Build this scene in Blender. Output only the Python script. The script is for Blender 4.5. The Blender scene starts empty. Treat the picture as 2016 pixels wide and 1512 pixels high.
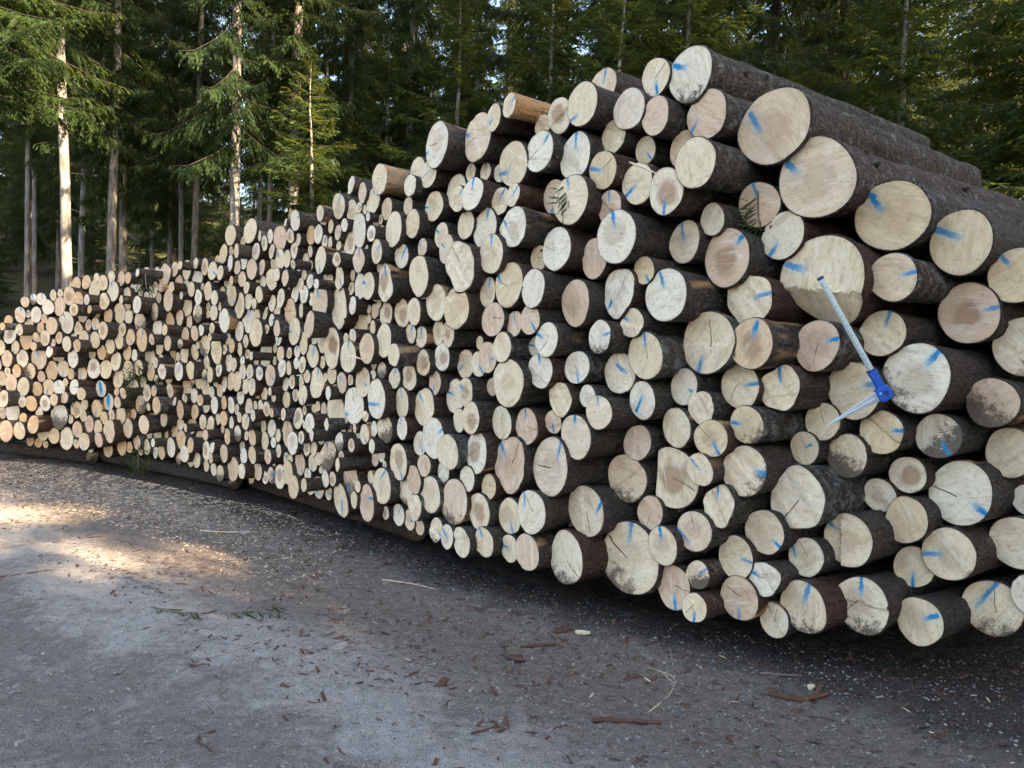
import bpy, bmesh, math, random
import numpy as np
from mathutils import Matrix, Vector

# ------------------------------------------------------------------ camera, sky, sun, exposure
scene = bpy.context.scene
R = math.radians
COL = scene.collection
cam_data = bpy.data.cameras.new("camera")
cam_data.sensor_width = 36.0
cam_data.lens = 36.0 * 1514.0 / 2016.0
cam_data.clip_start = 0.05
cam_data.clip_end = 600.0
camera = bpy.data.objects.new("camera", cam_data)
COL.objects.link(camera)
PITCH, ROLL, EYE = R(-2.5), R(2.0), 1.6
_f = Vector((0, math.cos(PITCH), math.sin(PITCH)))
_r0 = Vector((1, 0, 0)); _u0 = _r0.cross(_f)
_r = _r0 * math.cos(ROLL) + _u0 * math.sin(ROLL)
_u = _u0 * math.cos(ROLL) - _r0 * math.sin(ROLL)
camera.matrix_world = Matrix(((_r.x, _u.x, -_f.x, 0), (_r.y, _u.y, -_f.y, 0), (_r.z, _u.z, -_f.z, EYE), (0, 0, 0, 1)))
scene.camera = camera

SUN_AZ, SUN_EL = R(127.0), R(21.0)            # azimuth clockwise from +Y (behind the viewer's right shoulder)
world = bpy.data.worlds.new("World"); scene.world = world; world.use_nodes = True
wn = world.node_tree.nodes; wl = world.node_tree.links
sky = wn.new("ShaderNodeTexSky"); sky.sky_type = 'NISHITA'; sky.sun_disc = False
sky.sun_elevation = SUN_EL; sky.sun_rotation = SUN_AZ
sky.air_density = 1.0; sky.dust_density = 3.0; sky.ozone_density = 0.4
wn["Background"].inputs[1].default_value = 0.11
wl.new(sky.outputs[0], wn["Background"].inputs[0])
sun_data = bpy.data.lights.new("sun", 'SUN'); sun_data.energy = 5.0; sun_data.angle = R(0.53)
sun_data.color = (1.0, 0.76, 0.48)
sun = bpy.data.objects.new("sun", sun_data); COL.objects.link(sun)
to_sun = Vector((math.sin(SUN_AZ) * math.cos(SUN_EL), math.cos(SUN_AZ) * math.cos(SUN_EL), math.sin(SUN_EL)))
sun.rotation_euler = to_sun.to_track_quat('Z', 'Y').to_euler()
scene.view_settings.view_transform = 'Standard'
scene.view_settings.look = 'None'
scene.view_settings.exposure = 2.95
scene.view_settings.gamma = 1.0
scene.view_settings.use_curve_mapping = False
scene.cycles.adaptive_threshold = 0.025
scene.cycles.max_bounces = 6
scene.cycles.diffuse_bounces = 3
scene.cycles.transmission_bounces = 3
scene.cycles.transparent_max_bounces = 4

rnd = random.Random(11)
nrg = np.random.default_rng(11)

# ------------------------------------------------------------------ helpers
def tag(o, label=None, cat=None, group=None, kind=None):
    if label: o["label"] = label
    if cat: o["category"] = cat
    if group: o["group"] = group
    if kind: o["kind"] = kind
    return o

def mesh_np(name, V, Fq, mats, smooth=False, attrs=None, fmat=None):
    """V (n,3); Fq list of int arrays (m,k) with k = 3 or 4"""
    me = bpy.data.meshes.new(name)
    V = np.asarray(V, np.float32)
    me.vertices.add(len(V)); me.vertices.foreach_set("co", V.ravel())
    Fq = [np.asarray(f, np.int32) for f in Fq if len(f)]
    loops = np.concatenate([f.ravel() for f in Fq]) if Fq else np.zeros(0, np.int32)
    tot = np.concatenate([np.full(len(f), f.shape[1], np.int32) for f in Fq])
    me.loops.add(len(loops)); me.loops.foreach_set("vertex_index", loops)
    me.polygons.add(len(tot))
    st = np.concatenate([[0], np.cumsum(tot)[:-1]]).astype(np.int32)
    me.polygons.foreach_set("loop_start", st)
    me.polygons.foreach_set("loop_total", tot)
    me.polygons.foreach_set("use_smooth", np.full(len(tot), bool(smooth)))
    for m in mats: me.materials.append(m)
    if fmat is not None: me.polygons.foreach_set("material_index", np.asarray(fmat, np.int32))
    if attrs:
        for k, a in attrs.items():
            at = me.attributes.new(k, 'FLOAT_VECTOR', 'POINT')
            at.data.foreach_set("vector", np.asarray(a, np.float32).ravel())
    me.update(calc_edges=True)
    return me

def obj(name, me, parent=None):
    o = bpy.data.objects.new(name, me); COL.objects.link(o)
    if parent: o.parent = parent
    return o

def empty(name, loc=(0, 0, 0), rz=0.0):
    o = bpy.data.objects.new(name, None); COL.objects.link(o)
    o.location = loc; o.rotation_euler = (0, 0, rz); o.empty_display_size = .2
    return o

def tube(path, rad, n=8, cap=True):
    """quads of a tapering tube along a path; returns V, F4, F3"""
    P = np.asarray(path, float); m = len(P)
    rad = np.broadcast_to(np.asarray(rad, float), (m,))
    T = np.gradient(P, axis=0); T /= np.linalg.norm(T, axis=1)[:, None] + 1e-9
    ref = np.array([0, 0, 1.0]) if abs(T[0][2]) < .9 else np.array([1.0, 0, 0])
    A = np.cross(T, ref); A /= np.linalg.norm(A, axis=1)[:, None] + 1e-9
    B = np.cross(T, A)
    th = np.arange(n) * 2 * math.pi / n
    V = (P[:, None, :] + rad[:, None, None] * (np.cos(th)[None, :, None] * A[:, None, :] + np.sin(th)[None, :, None] * B[:, None, :])).reshape(-1, 3)
    i = np.arange(m - 1)[:, None] * n; j = np.arange(n)[None, :]; k = (j + 1) % n
    F4 = np.stack([i + j, i + k, i + n + k, i + n + j], -1).reshape(-1, 4)
    F3 = np.zeros((0, 3), int)
    if cap:
        V = np.vstack([V, P[0], P[-1]]); a = m * n
        jj = np.arange(n)
        F3 = np.concatenate([np.stack([np.full(n, a), (jj + 1) % n, jj], -1), np.stack([np.full(n, a + 1), (m - 1) * n + jj, (m - 1) * n + (jj + 1) % n], -1)])
    return V, F4, F3

class Acc:
    def __init__(s): s.V = []; s.Q = []; s.T = []; s.n = 0
    def add(s, V, Q=None, T=None):
        V = np.asarray(V, float)
        if Q is not None and len(Q): s.Q.append(np.asarray(Q) + s.n)
        if T is not None and len(T): s.T.append(np.asarray(T) + s.n)
        s.V.append(V); s.n += len(V)
    def mesh(s, name, mats, smooth=False):
        fs = []
        if s.Q: fs.append(np.concatenate(s.Q))
        if s.T: fs.append(np.concatenate(s.T))
        return mesh_np(name, np.concatenate(s.V), fs, mats, smooth)

# ------------------------------------------------------------------ materials
class N:
    def __init__(s, name):
        s.m = bpy.data.materials.new(name); s.m.use_nodes = True
        s.t = s.m.node_tree; s.n = s.t.nodes; s.l = s.t.links
        s.bsdf = s.n["Principled BSDF"]; s.out = s.n["Material Output"]
        s.bsdf.inputs["Specular IOR Level"].default_value = 0.25
    def sock(s, x, inp):
        if isinstance(x, bpy.types.NodeSocket): s.l.new(x, inp)
        elif x is not None:
            try: inp.default_value = x
            except Exception: inp.default_value = (x[0], x[1], x[2], 1.0)
    def math(s, op, a, b=None, c=None, clamp=False):
        n = s.n.new("ShaderNodeMath"); n.operation = op; n.use_clamp = clamp
        s.sock(a, n.inputs[0])
        if b is not None: s.sock(b, n.inputs[1])
        if c is not None: s.sock(c, n.inputs[2])
        return n.outputs[0]
    def vmath(s, op, a, b=None, scale=None):
        n = s.n.new("ShaderNodeVectorMath"); n.operation = op
        s.sock(a, n.inputs[0])
        if b is not None: s.sock(b, n.inputs[1])
        if scale is not None: s.sock(scale, n.inputs["Scale"])
        return n.outputs["Value"] if op in ('DOT_PRODUCT', 'LENGTH', 'DISTANCE') else n.outputs["Vector"]
    def attr(s, name):
        n = s.n.new("ShaderNodeAttribute"); n.attribute_name = name; return n.outputs["Vector"]
    def sep(s, v):
        n = s.n.new("ShaderNodeSeparateXYZ"); s.sock(v, n.inputs[0]); return n.outputs
    def comb(s, x=0.0, y=0.0, z=0.0):
        n = s.n.new("ShaderNodeCombineXYZ")
        for i, q in enumerate((x, y, z)): s.sock(q, n.inputs[i])
        return n.outputs[0]
    def noise(s, vec, scale, detail=3, rough=.55, col=False):
        n = s.n.new("ShaderNodeTexNoise"); s.sock(vec, n.inputs["Vector"])
        n.inputs["Scale"].default_value = scale; n.inputs["Detail"].default_value = detail; n.inputs["Roughness"].default_value = rough
        return n.outputs["Color" if col else "Fac"]
    def voro(s, vec, scale, feature='F1', out="Distance"):
        n = s.n.new("ShaderNodeTexVoronoi"); n.feature = feature; s.sock(vec, n.inputs["Vector"]); n.inputs["Scale"].default_value = scale
        return n.outputs[out]
    def ramp(s, f, a, b, v0=0.0, v1=1.0):
        n = s.n.new("ShaderNodeMapRange"); n.interpolation_type = 'SMOOTHSTEP'; n.clamp = True
        s.sock(f, n.inputs[0]); s.sock(a, n.inputs[1]); s.sock(b, n.inputs[2]); s.sock(v0, n.inputs[3]); s.sock(v1, n.inputs[4])
        return n.outputs[0]
    def mix(s, f, a, b, mode='MIX'):
        n = s.n.new("ShaderNodeMix"); n.data_type = 'RGBA'; n.blend_type = mode
        s.sock(f, n.inputs[0])
        for q, i in ((a, 6), (b, 7)):
            if isinstance(q, bpy.types.NodeSocket): s.l.new(q, n.inputs[i])
            else: n.inputs[i].default_value = (q[0], q[1], q[2], 1.0)
        return n.outputs[2]
    def bump(s, h, strength, dist):
        n = s.n.new("ShaderNodeBump"); n.inputs["Strength"].default_value = strength; n.inputs["Distance"].default_value = dist
        s.l.new(h, n.inputs["Height"]); s.l.new(n.outputs[0], s.bsdf.inputs["Normal"])
    def obco(s):
        return s.n.new("ShaderNodeTexCoord").outputs["Object"]
    def geo(s): return s.n.new("ShaderNodeNewGeometry").outputs["Position"]
    def base(s, c): s.sock(c, s.bsdf.inputs["Base Color"])
    def rough(s, r): s.sock(r, s.bsdf.inputs["Roughness"])

def mat_wood_end():
    """sawn spruce end: growth rings, saw marks, heart stain, dirt, drying checks, sprayed blue dash"""
    k = N("sawn_wood_end")
    fc = k.sep(k.attr("fc")); pa = k.sep(k.attr("pa")); pb = k.sep(k.attr("pb")); st = k.sep(k.attr("st")); s2 = k.sep(k.attr("s2"))
    u, v, rad = fc[0], fc[1], fc[2]
    tone, heart, dirt = st[0], st[1], st[2]
    dang, crack, seed = s2[0], s2[1], s2[2]
    um = k.math('MULTIPLY', u, rad); vm = k.math('MULTIPLY', v, rad)
    pm = k.comb(um, vm, k.math('MULTIPLY', seed, 17.0))             # metres on the face
    pu = k.comb(u, v, k.math('MULTIPLY', seed, 9.0))
    # tones
    n_lo = k.noise(pm, 9.0, 1); n_mid = k.noise(pm, 42.0, 2, .65); n_hi = k.noise(pm, 210.0, 1, .6)
    pale = k.mix(n_lo, (.75, .565, .355), (.86, .70, .485))
    yel = k.mix(n_lo, (.69, .49, .27), (.76, .59, .37))
    ora = k.mix(n_lo, (.66, .37, .17), (.72, .49, .27))
    c = k.mix(k.ramp(tone, .25, .55), pale, yel)
    c = k.mix(k.ramp(tone, .7, .95), c, ora)
    c = k.mix(k.math('MULTIPLY', k.ramp(k.math('FRACT', k.math('MULTIPLY', seed, 7.3)), .5, .9), .8), c, (.68, .455, .315))
    c = k.mix(k.math('MULTIPLY', k.ramp(k.math('FRACT', k.math('MULTIPLY', seed, 13.7)), .55, .95), .7), c, (.86, .765, .62))
    # growth rings round a pith that is a little off centre
    wob = k.math('MULTIPLY', k.math('SUBTRACT', k.noise(pu, 1.7, 1), .5), .22)
    px = k.math('SUBTRACT', u, k.math('MULTIPLY', k.math('SUBTRACT', seed, .5), .35))
    py = k.math('SUBTRACT', v, k.math('MULTIPLY', k.math('SINE', k.math('MULTIPLY', seed, 40.0)), .14))
    rr = k.math('ADD', k.math('SQRT', k.math('ADD', k.math('MULTIPLY', px, px), k.math('MULTIPLY', py, py))), wob)
    ring = k.math('SINE', k.math('MULTIPLY', rr, k.math('MULTIPLY', rad, 1150.0)))
    ring2 = k.math('SINE', k.math('MULTIPLY', k.math('ADD', rr, k.math('MULTIPLY', n_lo, .35)), 27.0))
    ringm = k.math('ADD', k.math('MULTIPLY', ring, .5), k.math('MULTIPLY', ring2, .5))
    c = k.mix(k.math('MULTIPLY', k.math('MULTIPLY', k.ramp(ringm, -.1, 1.0), k.ramp(n_mid, .3, .7)), .36), c, (.42, .27, .135))
    # heart stain
    hm = k.math('MULTIPLY', k.ramp(k.math('ADD', rr, k.math('MULTIPLY', k.math('SUBTRACT', n_lo, .5), .5)), .62, .34), heart)
    c = k.mix(hm, c, (.35, .19, .10))
    # wet sapwood edge
    edge = k.ramp(k.math('SQRT', k.math('ADD', k.math('MULTIPLY', u, u), k.math('MULTIPLY', v, v))), .86, 1.0)
    c = k.mix(k.math('MULTIPLY', edge, .35), c, (.52, .33, .19))
    # chain saw marks: parallel curved scratches
    sa = k.math('MULTIPLY', seed, 6.283)
    su = k.math('ADD', k.math('MULTIPLY', um, k.math('COSINE', sa)), k.math('MULTIPLY', vm, k.math('SINE', sa)))
    sv = k.math('SUBTRACT', k.math('MULTIPLY', vm, k.math('COSINE', sa)), k.math('MULTIPLY', um, k.math('SINE', sa)))
    arc = k.math('ADD', su, k.math('MULTIPLY', k.math('MULTIPLY', sv, sv), 1.2))
    scr = k.noise(k.comb(k.math('MULTIPLY', arc, 320.0), k.math('MULTIPLY', sv, 9.0), k.math('MULTIPLY', seed, 31.0)), 1.0, 2, .6)
    big = k.noise(k.comb(k.math('MULTIPLY', su, 26.0), k.math('MULTIPLY', sv, 5.0), k.math('MULTIPLY', seed, 53.0)), 1.0, 3, .62)
    c = k.mix(k.math('MULTIPLY', k.ramp(big, .50, .72), .50), c, (.47, .315, .185))
    c = k.mix(k.math('MULTIPLY', k.ramp(big, .46, .28), .45), c, (.88, .80, .66))
    c = k.mix(k.math('MULTIPLY', k.ramp(scr, .54, .76), .55), c, (.37, .265, .17))
    c = k.mix(k.math('MULTIPLY', k.ramp(scr, .46, .25), .35), c, (.90, .83, .72))
    c = k.mix(k.math('MULTIPLY', k.ramp(n_mid, .54, .74), .40), c, (.40, .28, .17))
    # drying checks: radial dark cracks from the pith
    ang = k.math('ARCTAN2', py, px)
    cw = k.math('ADD', k.math('ADD', ang, k.math('MULTIPLY', seed, 12.0)), k.math('MULTIPLY', k.math('SUBTRACT', n_lo, .5), .45))
    cs = k.math('ABSOLUTE', k.math('SINE', k.math('MULTIPLY', cw, .5)))
    cline = k.math('MULTIPLY', cs, k.math('MAXIMUM', rr, .02))
    cmask = k.math('MULTIPLY', k.ramp(cline, .013, .004), k.math('MULTIPLY', crack, k.ramp(rr, .92, .75)))
    c = k.mix(cmask, c, (.05, .032, .02))
    # mud and bark dust
    dd = k.math('ADD', k.math('MULTIPLY', u, k.math('COSINE', dang)), k.math('MULTIPLY', v, k.math('SINE', dang)))
    dn = k.math('ADD', k.noise(pu, 3.4, 2, .6), k.math('MULTIPLY', k.math('SUBTRACT', n_hi, .5), .9))
    dm = k.ramp(k.math('ADD', k.math('ADD', k.math('MULTIPLY', dd, .62), dn), k.math('SUBTRACT', k.math('MULTIPLY', dirt, 1.05), 1.42)), .02, .26)
    c = k.mix(k.math('MULTIPLY', dm, .92), c, k.mix(n_mid, (.030, .022, .016), (.15, .108, .078)))
    speck = k.math('MULTIPLY', k.ramp(n_hi, .66, .74), k.ramp(n_lo, .45, .7))
    c = k.mix(k.math('MULTIPLY', speck, .55), c, (.12, .085, .06))
    # sprayed blue dash: distance to a segment, soft at the tail
    p = k.comb(u, v, 0.0); a = k.comb(pa[0], pa[1], 0.0); b = k.comb(pb[0], pb[1], 0.0)
    ap = k.vmath('SUBTRACT', p, a); ab = k.vmath('SUBTRACT', b, a)
    h = k.math('DIVIDE', k.vmath('DOT_PRODUCT', ap, ab), k.math('ADD', k.vmath('DOT_PRODUCT', ab, ab), 1e-4), clamp=True)
    d = k.vmath('LENGTH', k.vmath('SUBTRACT', ap, k.vmath('SCALE', ab, scale=h)))
    d = k.math('ADD', d, k.math('MULTIPLY', k.math('SUBTRACT', n_mid, .5), .20))
    w0 = pa[2]
    core = k.ramp(d, k.math('MULTIPLY', w0, 1.0), k.math('MULTIPLY', w0, .45))
    core = k.math('MULTIPLY', core, k.ramp(h, 1.2, .5, .45, 1.0))
    mist = k.math('MULTIPLY', k.ramp(d, k.math('MULTIPLY', w0, 2.6), 0.0), .20)
    pmask = k.math('MULTIPLY', k.math('MAXIMUM', core, mist), pb[2], clamp=True)
    c = k.mix(pmask, c, k.mix(core, (.10, .40, .60), (.004, .205, .43)))
    k.base(c); k.rough(.72)
    hgt = k.math('ADD', k.math('MULTIPLY', scr, .8), k.math('MULTIPLY', ring2, .05))
    k.bump(hgt, .55, .004)
    return k.m

def mat_log_bark():
    k = N("log_bark")
    lc = k.attr("lc"); bk = k.sep(k.attr("bk")); tone, lich, peel = bk[0], bk[1], bk[2]
    xyz = k.sep(lc)
    st = k.comb(xyz[0], k.math('MULTIPLY', xyz[1], .45), xyz[2])     # scales run along the log
    n1 = k.noise(st, 14.0, 2, .6); n2 = k.noise(st, 62.0, 3, .7)
    c = k.mix(n1, (.034, .028, .023), (.092, .076, .062))
    c = k.mix(k.math('MULTIPLY', k.ramp(n2, .5, .72), .6), c, (.165, .145, .125))
    c = k.mix(k.math('MULTIPLY', k.ramp(tone, .5, 1.0), .8), c, k.mix(n1, (.045, .022, .014), (.125, .062, .038)))
    c = k.mix(k.math('MULTIPLY', k.ramp(n2, .44, .34), .8), c, (.012, .009, .008))
    # peeled bast
    pe = k.ramp(k.math('ADD', k.noise(k.comb(xyz[0], k.math('MULTIPLY', xyz[1], .25), xyz[2]), 5.0, 2, .6), k.math('MULTIPLY', peel, .6)), .80, .88)
    c = k.mix(pe, c, k.mix(n2, (.34, .17, .08), (.62, .40, .20)))
    # grey-green lichen crust
    li = k.ramp(k.math('ADD', k.noise(lc, 17.0, 4, .75), k.math('MULTIPLY', lich, .42)), .66, .86)
    c = k.mix(k.math('MULTIPLY', li, .7), c, k.mix(n2, (.13, .155, .135), (.37, .41, .40)))
    k.base(c); k.rough(.9)
    k.bump(k.math('ADD', n2, n1), 1.0, .045)
    return k.m

def mat_tree_bark(name, dark, light, spots):
    k = N(name); o = k.obco(); x = k.sep(o)
    st = k.comb(x[0], x[1], k.math('MULTIPLY', x[2], .35))
    n1 = k.noise(st, 9.0, 4, .65); n2 = k.noise(st, 34.0, 4, .7)
    c = k.mix(k.ramp(n1, .3, .7), dark, light)
    c = k.mix(k.math('MULTIPLY', k.ramp(n2, .52, .72), spots), c, (.035, .03, .027))
    k.base(c); k.rough(.92); k.bump(k.math('ADD', n2, n1), .8, .03)
    return k.m

def mat_needles(name, c0, c1, trans):
    k = N(name); pos = k.geo()
    oi = k.n.new("ShaderNodeObjectInfo").outputs["Random"]
    n1 = k.noise(pos, 1.1, 1, .6); n2 = k.noise(pos, 11.0, 1, .6)
    c = k.mix(k.ramp(k.math('ADD', k.math('MULTIPLY', n1, .6), k.math('MULTIPLY', n2, .4)), .34, .66), c0, c1)
    c = k.mix(k.math('MULTIPLY', oi, .35), c, (c1[0] * 1.15, c1[1] * .95, c1[2] * .7))
    k.base(c); k.rough(.62)
    tr = k.n.new("ShaderNodeBsdfTranslucent"); k.l.new(k.mix(.5, c, trans), tr.inputs[0])
    mx = k.n.new("ShaderNodeMixShader"); mx.inputs[0].default_value = .42
    k.l.new(k.bsdf.outputs[0], mx.inputs[1]); k.l.new(tr.outputs[0], mx.inputs[2]); k.l.new(mx.outputs[0], k.out.inputs[0])
    return k.m

def mat_simple(name, c, rough=.6, metal=0.0, var=.0, scale=30.0, spec=.25):
    k = N(name)
    if var:
        n1 = k.noise(k.obco(), scale, 3, .6)
        c = k.mix(n1, tuple(x * (1 - var) for x in c), tuple(min(1, x * (1 + var)) for x in c))
        k.base(c)
    else: k.base((*c, 1))
    k.rough(rough); k.bsdf.inputs["Metallic"].default_value = metal; k.bsdf.inputs["Specular IOR Level"].default_value = spec
    return k.m

def mat_road():
    k = N("gravel_road"); p = k.geo(); x = k.sep(p)
    n0 = k.noise(p, .55, 2, .55); n1 = k.noise(p, 2.6, 3, .6); n2 = k.noise(p, 19.0, 3, .65); n3 = k.noise(p, 110.0, 2, .7)
    # wheel tracks run with the pile: worn pale limestone grit against wet dark earth
    t = k.math('ADD', k.math('MULTIPLY', x[0], .64), k.math('MULTIPLY', x[1], .77))
    tw = k.math('ADD', t, k.math('MULTIPLY', k.math('SUBTRACT', n0, .5), 1.6))
    tracks = k.math('SINE', k.math('MULTIPLY', tw, 3.6))
    grit = k.ramp(k.math('ADD', k.math('MULTIPLY', tracks, .16), k.math('ADD', k.math('MULTIPLY', n1, .75), k.math('MULTIPLY', n2, .42))), .46, .80)
    c = k.mix(n2, (.145, .125, .105), (.30, .264, .228))
    c = k.mix(grit, c, k.mix(n3, (.28, .255, .225), (.55, .515, .47)))
    # bark litter and humus toward the pile
    fy = k.math('SUBTRACT', t, 2.15)
    lit = k.ramp(k.math('ADD', fy, k.math('MULTIPLY', k.math('SUBTRACT', n1, .5), 2.4)), .0, 1.0)
    c = k.mix(k.math('MULTIPLY', lit, .6), c, k.mix(n2, (.098, .074, .058), (.235, .185, .148)))
    pile_shade = k.ramp(k.math('ADD', t, k.math('MULTIPLY', k.math('SUBTRACT', n1, .5), .8)), 3.45, 3.95)   # shade under the log ends, painted in as dark bark soil
    c = k.mix(k.math('MULTIPLY', pile_shade, .85), c, (.022, .016, .013))
    vo = k.voro(p, 62.0, 'F1')
    c = k.mix(k.math('MULTIPLY', k.ramp(vo, .30, .12), .6), c, k.mix(n2, (.07, .065, .06), (.55, .53, .51)))
    c = k.mix(k.math('MULTIPLY', k.ramp(n3, .55, .68), .65), c, (.035, .029, .026))
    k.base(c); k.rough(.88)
    k.bump(k.math('ADD', n2, k.math('MULTIPLY', n3, .8)), 1.0, .03)
    return k.m

def mat_forest_floor():
    k = N("forest_floor"); p = k.geo()
    n1 = k.noise(p, .35, 4, .6); n2 = k.noise(p, 4.0, 4, .7)
    c = k.mix(n2, (.030, .026, .014), (.085, .072, .035))
    c = k.mix(k.ramp(n1, .5, .62), c, k.mix(n2, (.04, .06, .015), (.09, .13, .03)))
    k.base(c); k.rough(.95); k.bump(n2, .7, .08)
    return k.m

M = dict(
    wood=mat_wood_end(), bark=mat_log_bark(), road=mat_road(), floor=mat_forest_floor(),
    tbark=mat_tree_bark("spruce_bark", (.10, .085, .075), (.27, .25, .235), .55),
    tpale=mat_tree_bark("pale_lichen_bark", (.13, .122, .115), (.30, .288, .272), .85),
    tdark=mat_tree_bark("dark_spruce_bark", (.032, .027, .023), (.085, .072, .062), .5),
    needles=mat_needles("spruce_needles", (.008, .023, .009), (.030, .058, .017), (.20, .21, .03)),
    needles_light=mat_needles("young_spruce_needles", (.010, .028, .010), (.037, .072, .020), (.28, .28, .035)),
    twig=mat_simple("dead_twig", (.17, .135, .11), .9, var=.4),
    stone=mat_simple("road_stone", (.25, .235, .215), .85, var=.75, scale=9.0),
    chip=mat_simple("bark_chip", (.095, .052, .036), .9, var=.8, scale=14.0),
    sawdust=mat_simple("pale_wood_chip", (.54, .44, .31), .85, var=.35, scale=12.0),
    splinter=mat_simple("fresh_splinter", (.80, .70, .54), .7, var=.12),
    alu=mat_simple("anodised_aluminium", (.62, .74, .80), .38, metal=.55, spec=.5),
    blue=mat_simple("blue_plastic", (.012, .085, .42), .38, spec=.5),
    bluedark=mat_simple("dark_blue_plastic", (.006, .03, .14), .45, spec=.5),
    ink=mat_simple("scale_ink", (.02, .03, .05), .6),
    steel=mat_simple("jaw_aluminium", (.66, .76, .82), .30, metal=.6, spec=.5),
)

# ------------------------------------------------------------------ ground, road
FC = [[-9.5, -7.6, -6.4, -5.5, -4.5, -3.7, -2.95, -2.4, -1.85, -1.1, -0.3, 0.36, 0.9, 1.5, 2.2, 3.2, 4.0], [10.75, 10.0, 9.6, 9.25, 8.85, 8.45, 7.85, 7.35, 6.8, 5.95, 5.12, 4.56, 4.2, 3.96, 3.84, 3.82, 3.85]]
def face_y(x):
    return np.interp(x, FC[0], FC[1])

def wave(x, y, seed, f):
    r = np.random.default_rng(seed); z = 0 * x
    for k in range(6):
        a = r.uniform(0, 6.283); q = f * r.uniform(.6, 1.9); z = z + np.sin(x * q * math.cos(a) + y * q * math.sin(a) + r.uniform(0, 6.283))
    return z / 6

def ground_z(x, y):
    d = np.hypot(x, y - 5)
    rise = np.clip((d - 27) / 62, 0, 1) ** 1.15 * 17 * np.clip((y + 4) / 16, 0, 1)
    return rise + wave(x, y, 5, .22) * .25 * np.clip((d - 14) / 10, 0, 1) - .06

gx = np.concatenate([np.linspace(-260, -60, 12, endpoint=False), np.linspace(-60, 60, 90), np.linspace(60, 260, 13)[1:]])
gy = np.concatenate([np.linspace(-200, -40, 10, endpoint=False), np.linspace(-40, 90, 100), np.linspace(90, 300, 13)[1:]])
XX, YY = np.meshgrid(gx, gy); ZZ = ground_z(XX, YY)
def grid_faces(nx, ny):
    i = np.arange(ny - 1)[:, None] * nx; j = np.arange(nx - 1)[None, :]
    return np.stack([i + j, i + j + 1, i + nx + j + 1, i + nx + j], -1).reshape(-1, 4)
tag(obj("ground", mesh_np("ground", np.stack([XX, YY, ZZ], -1).reshape(-1, 3), [grid_faces(len(gx), len(gy))], [M['floor']], True)), "brown needle-covered forest floor around the pile", kind="structure")

def road_z(x, y):
    z = wave(x, y, 21, .9) * .03 + wave(x, y, 22, 3.5) * .012 + wave(x, y, 23, 11) * .006 + wave(x, y, 24, 31) * .0035
    t = x * .64 + y * .77
    return z + .012 * np.sin(t * 3.6)
rx = np.concatenate([np.linspace(-13, -6, 60, endpoint=False), np.linspace(-6, 4, 400), np.linspace(4, 11, 60)[1:]]); ry = np.concatenate([np.linspace(-7, 1.4, 60, endpoint=False), np.linspace(1.4, 8, 330), np.linspace(8, 15, 50)[1:]])
XX, YY = np.meshgrid(rx, ry); ZZ = road_z(XX, YY)
lump = nrg.normal(0, 1, XX.shape); lump = (lump + np.roll(lump, 1, 0) + np.roll(lump, 1, 1) + np.roll(lump, (1, 1), (0, 1))) / 2
ZZ = ZZ + lump * .0042 + wave(XX, YY, 25, 60) * .004
edge = np.minimum.reduce([XX + 13, 11 - XX, YY + 7, 15 - YY]); ZZ = ZZ - np.clip(1 - edge / 1.5, 0, 1) ** 2 * .12
tag(obj("road", mesh_np("road", np.stack([XX, YY, ZZ], -1).reshape(-1, 3), [grid_faces(len(rx), len(ry))], [M['road']], True)), "grey gravel forest road with darker wet tracks", kind="structure")

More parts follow.
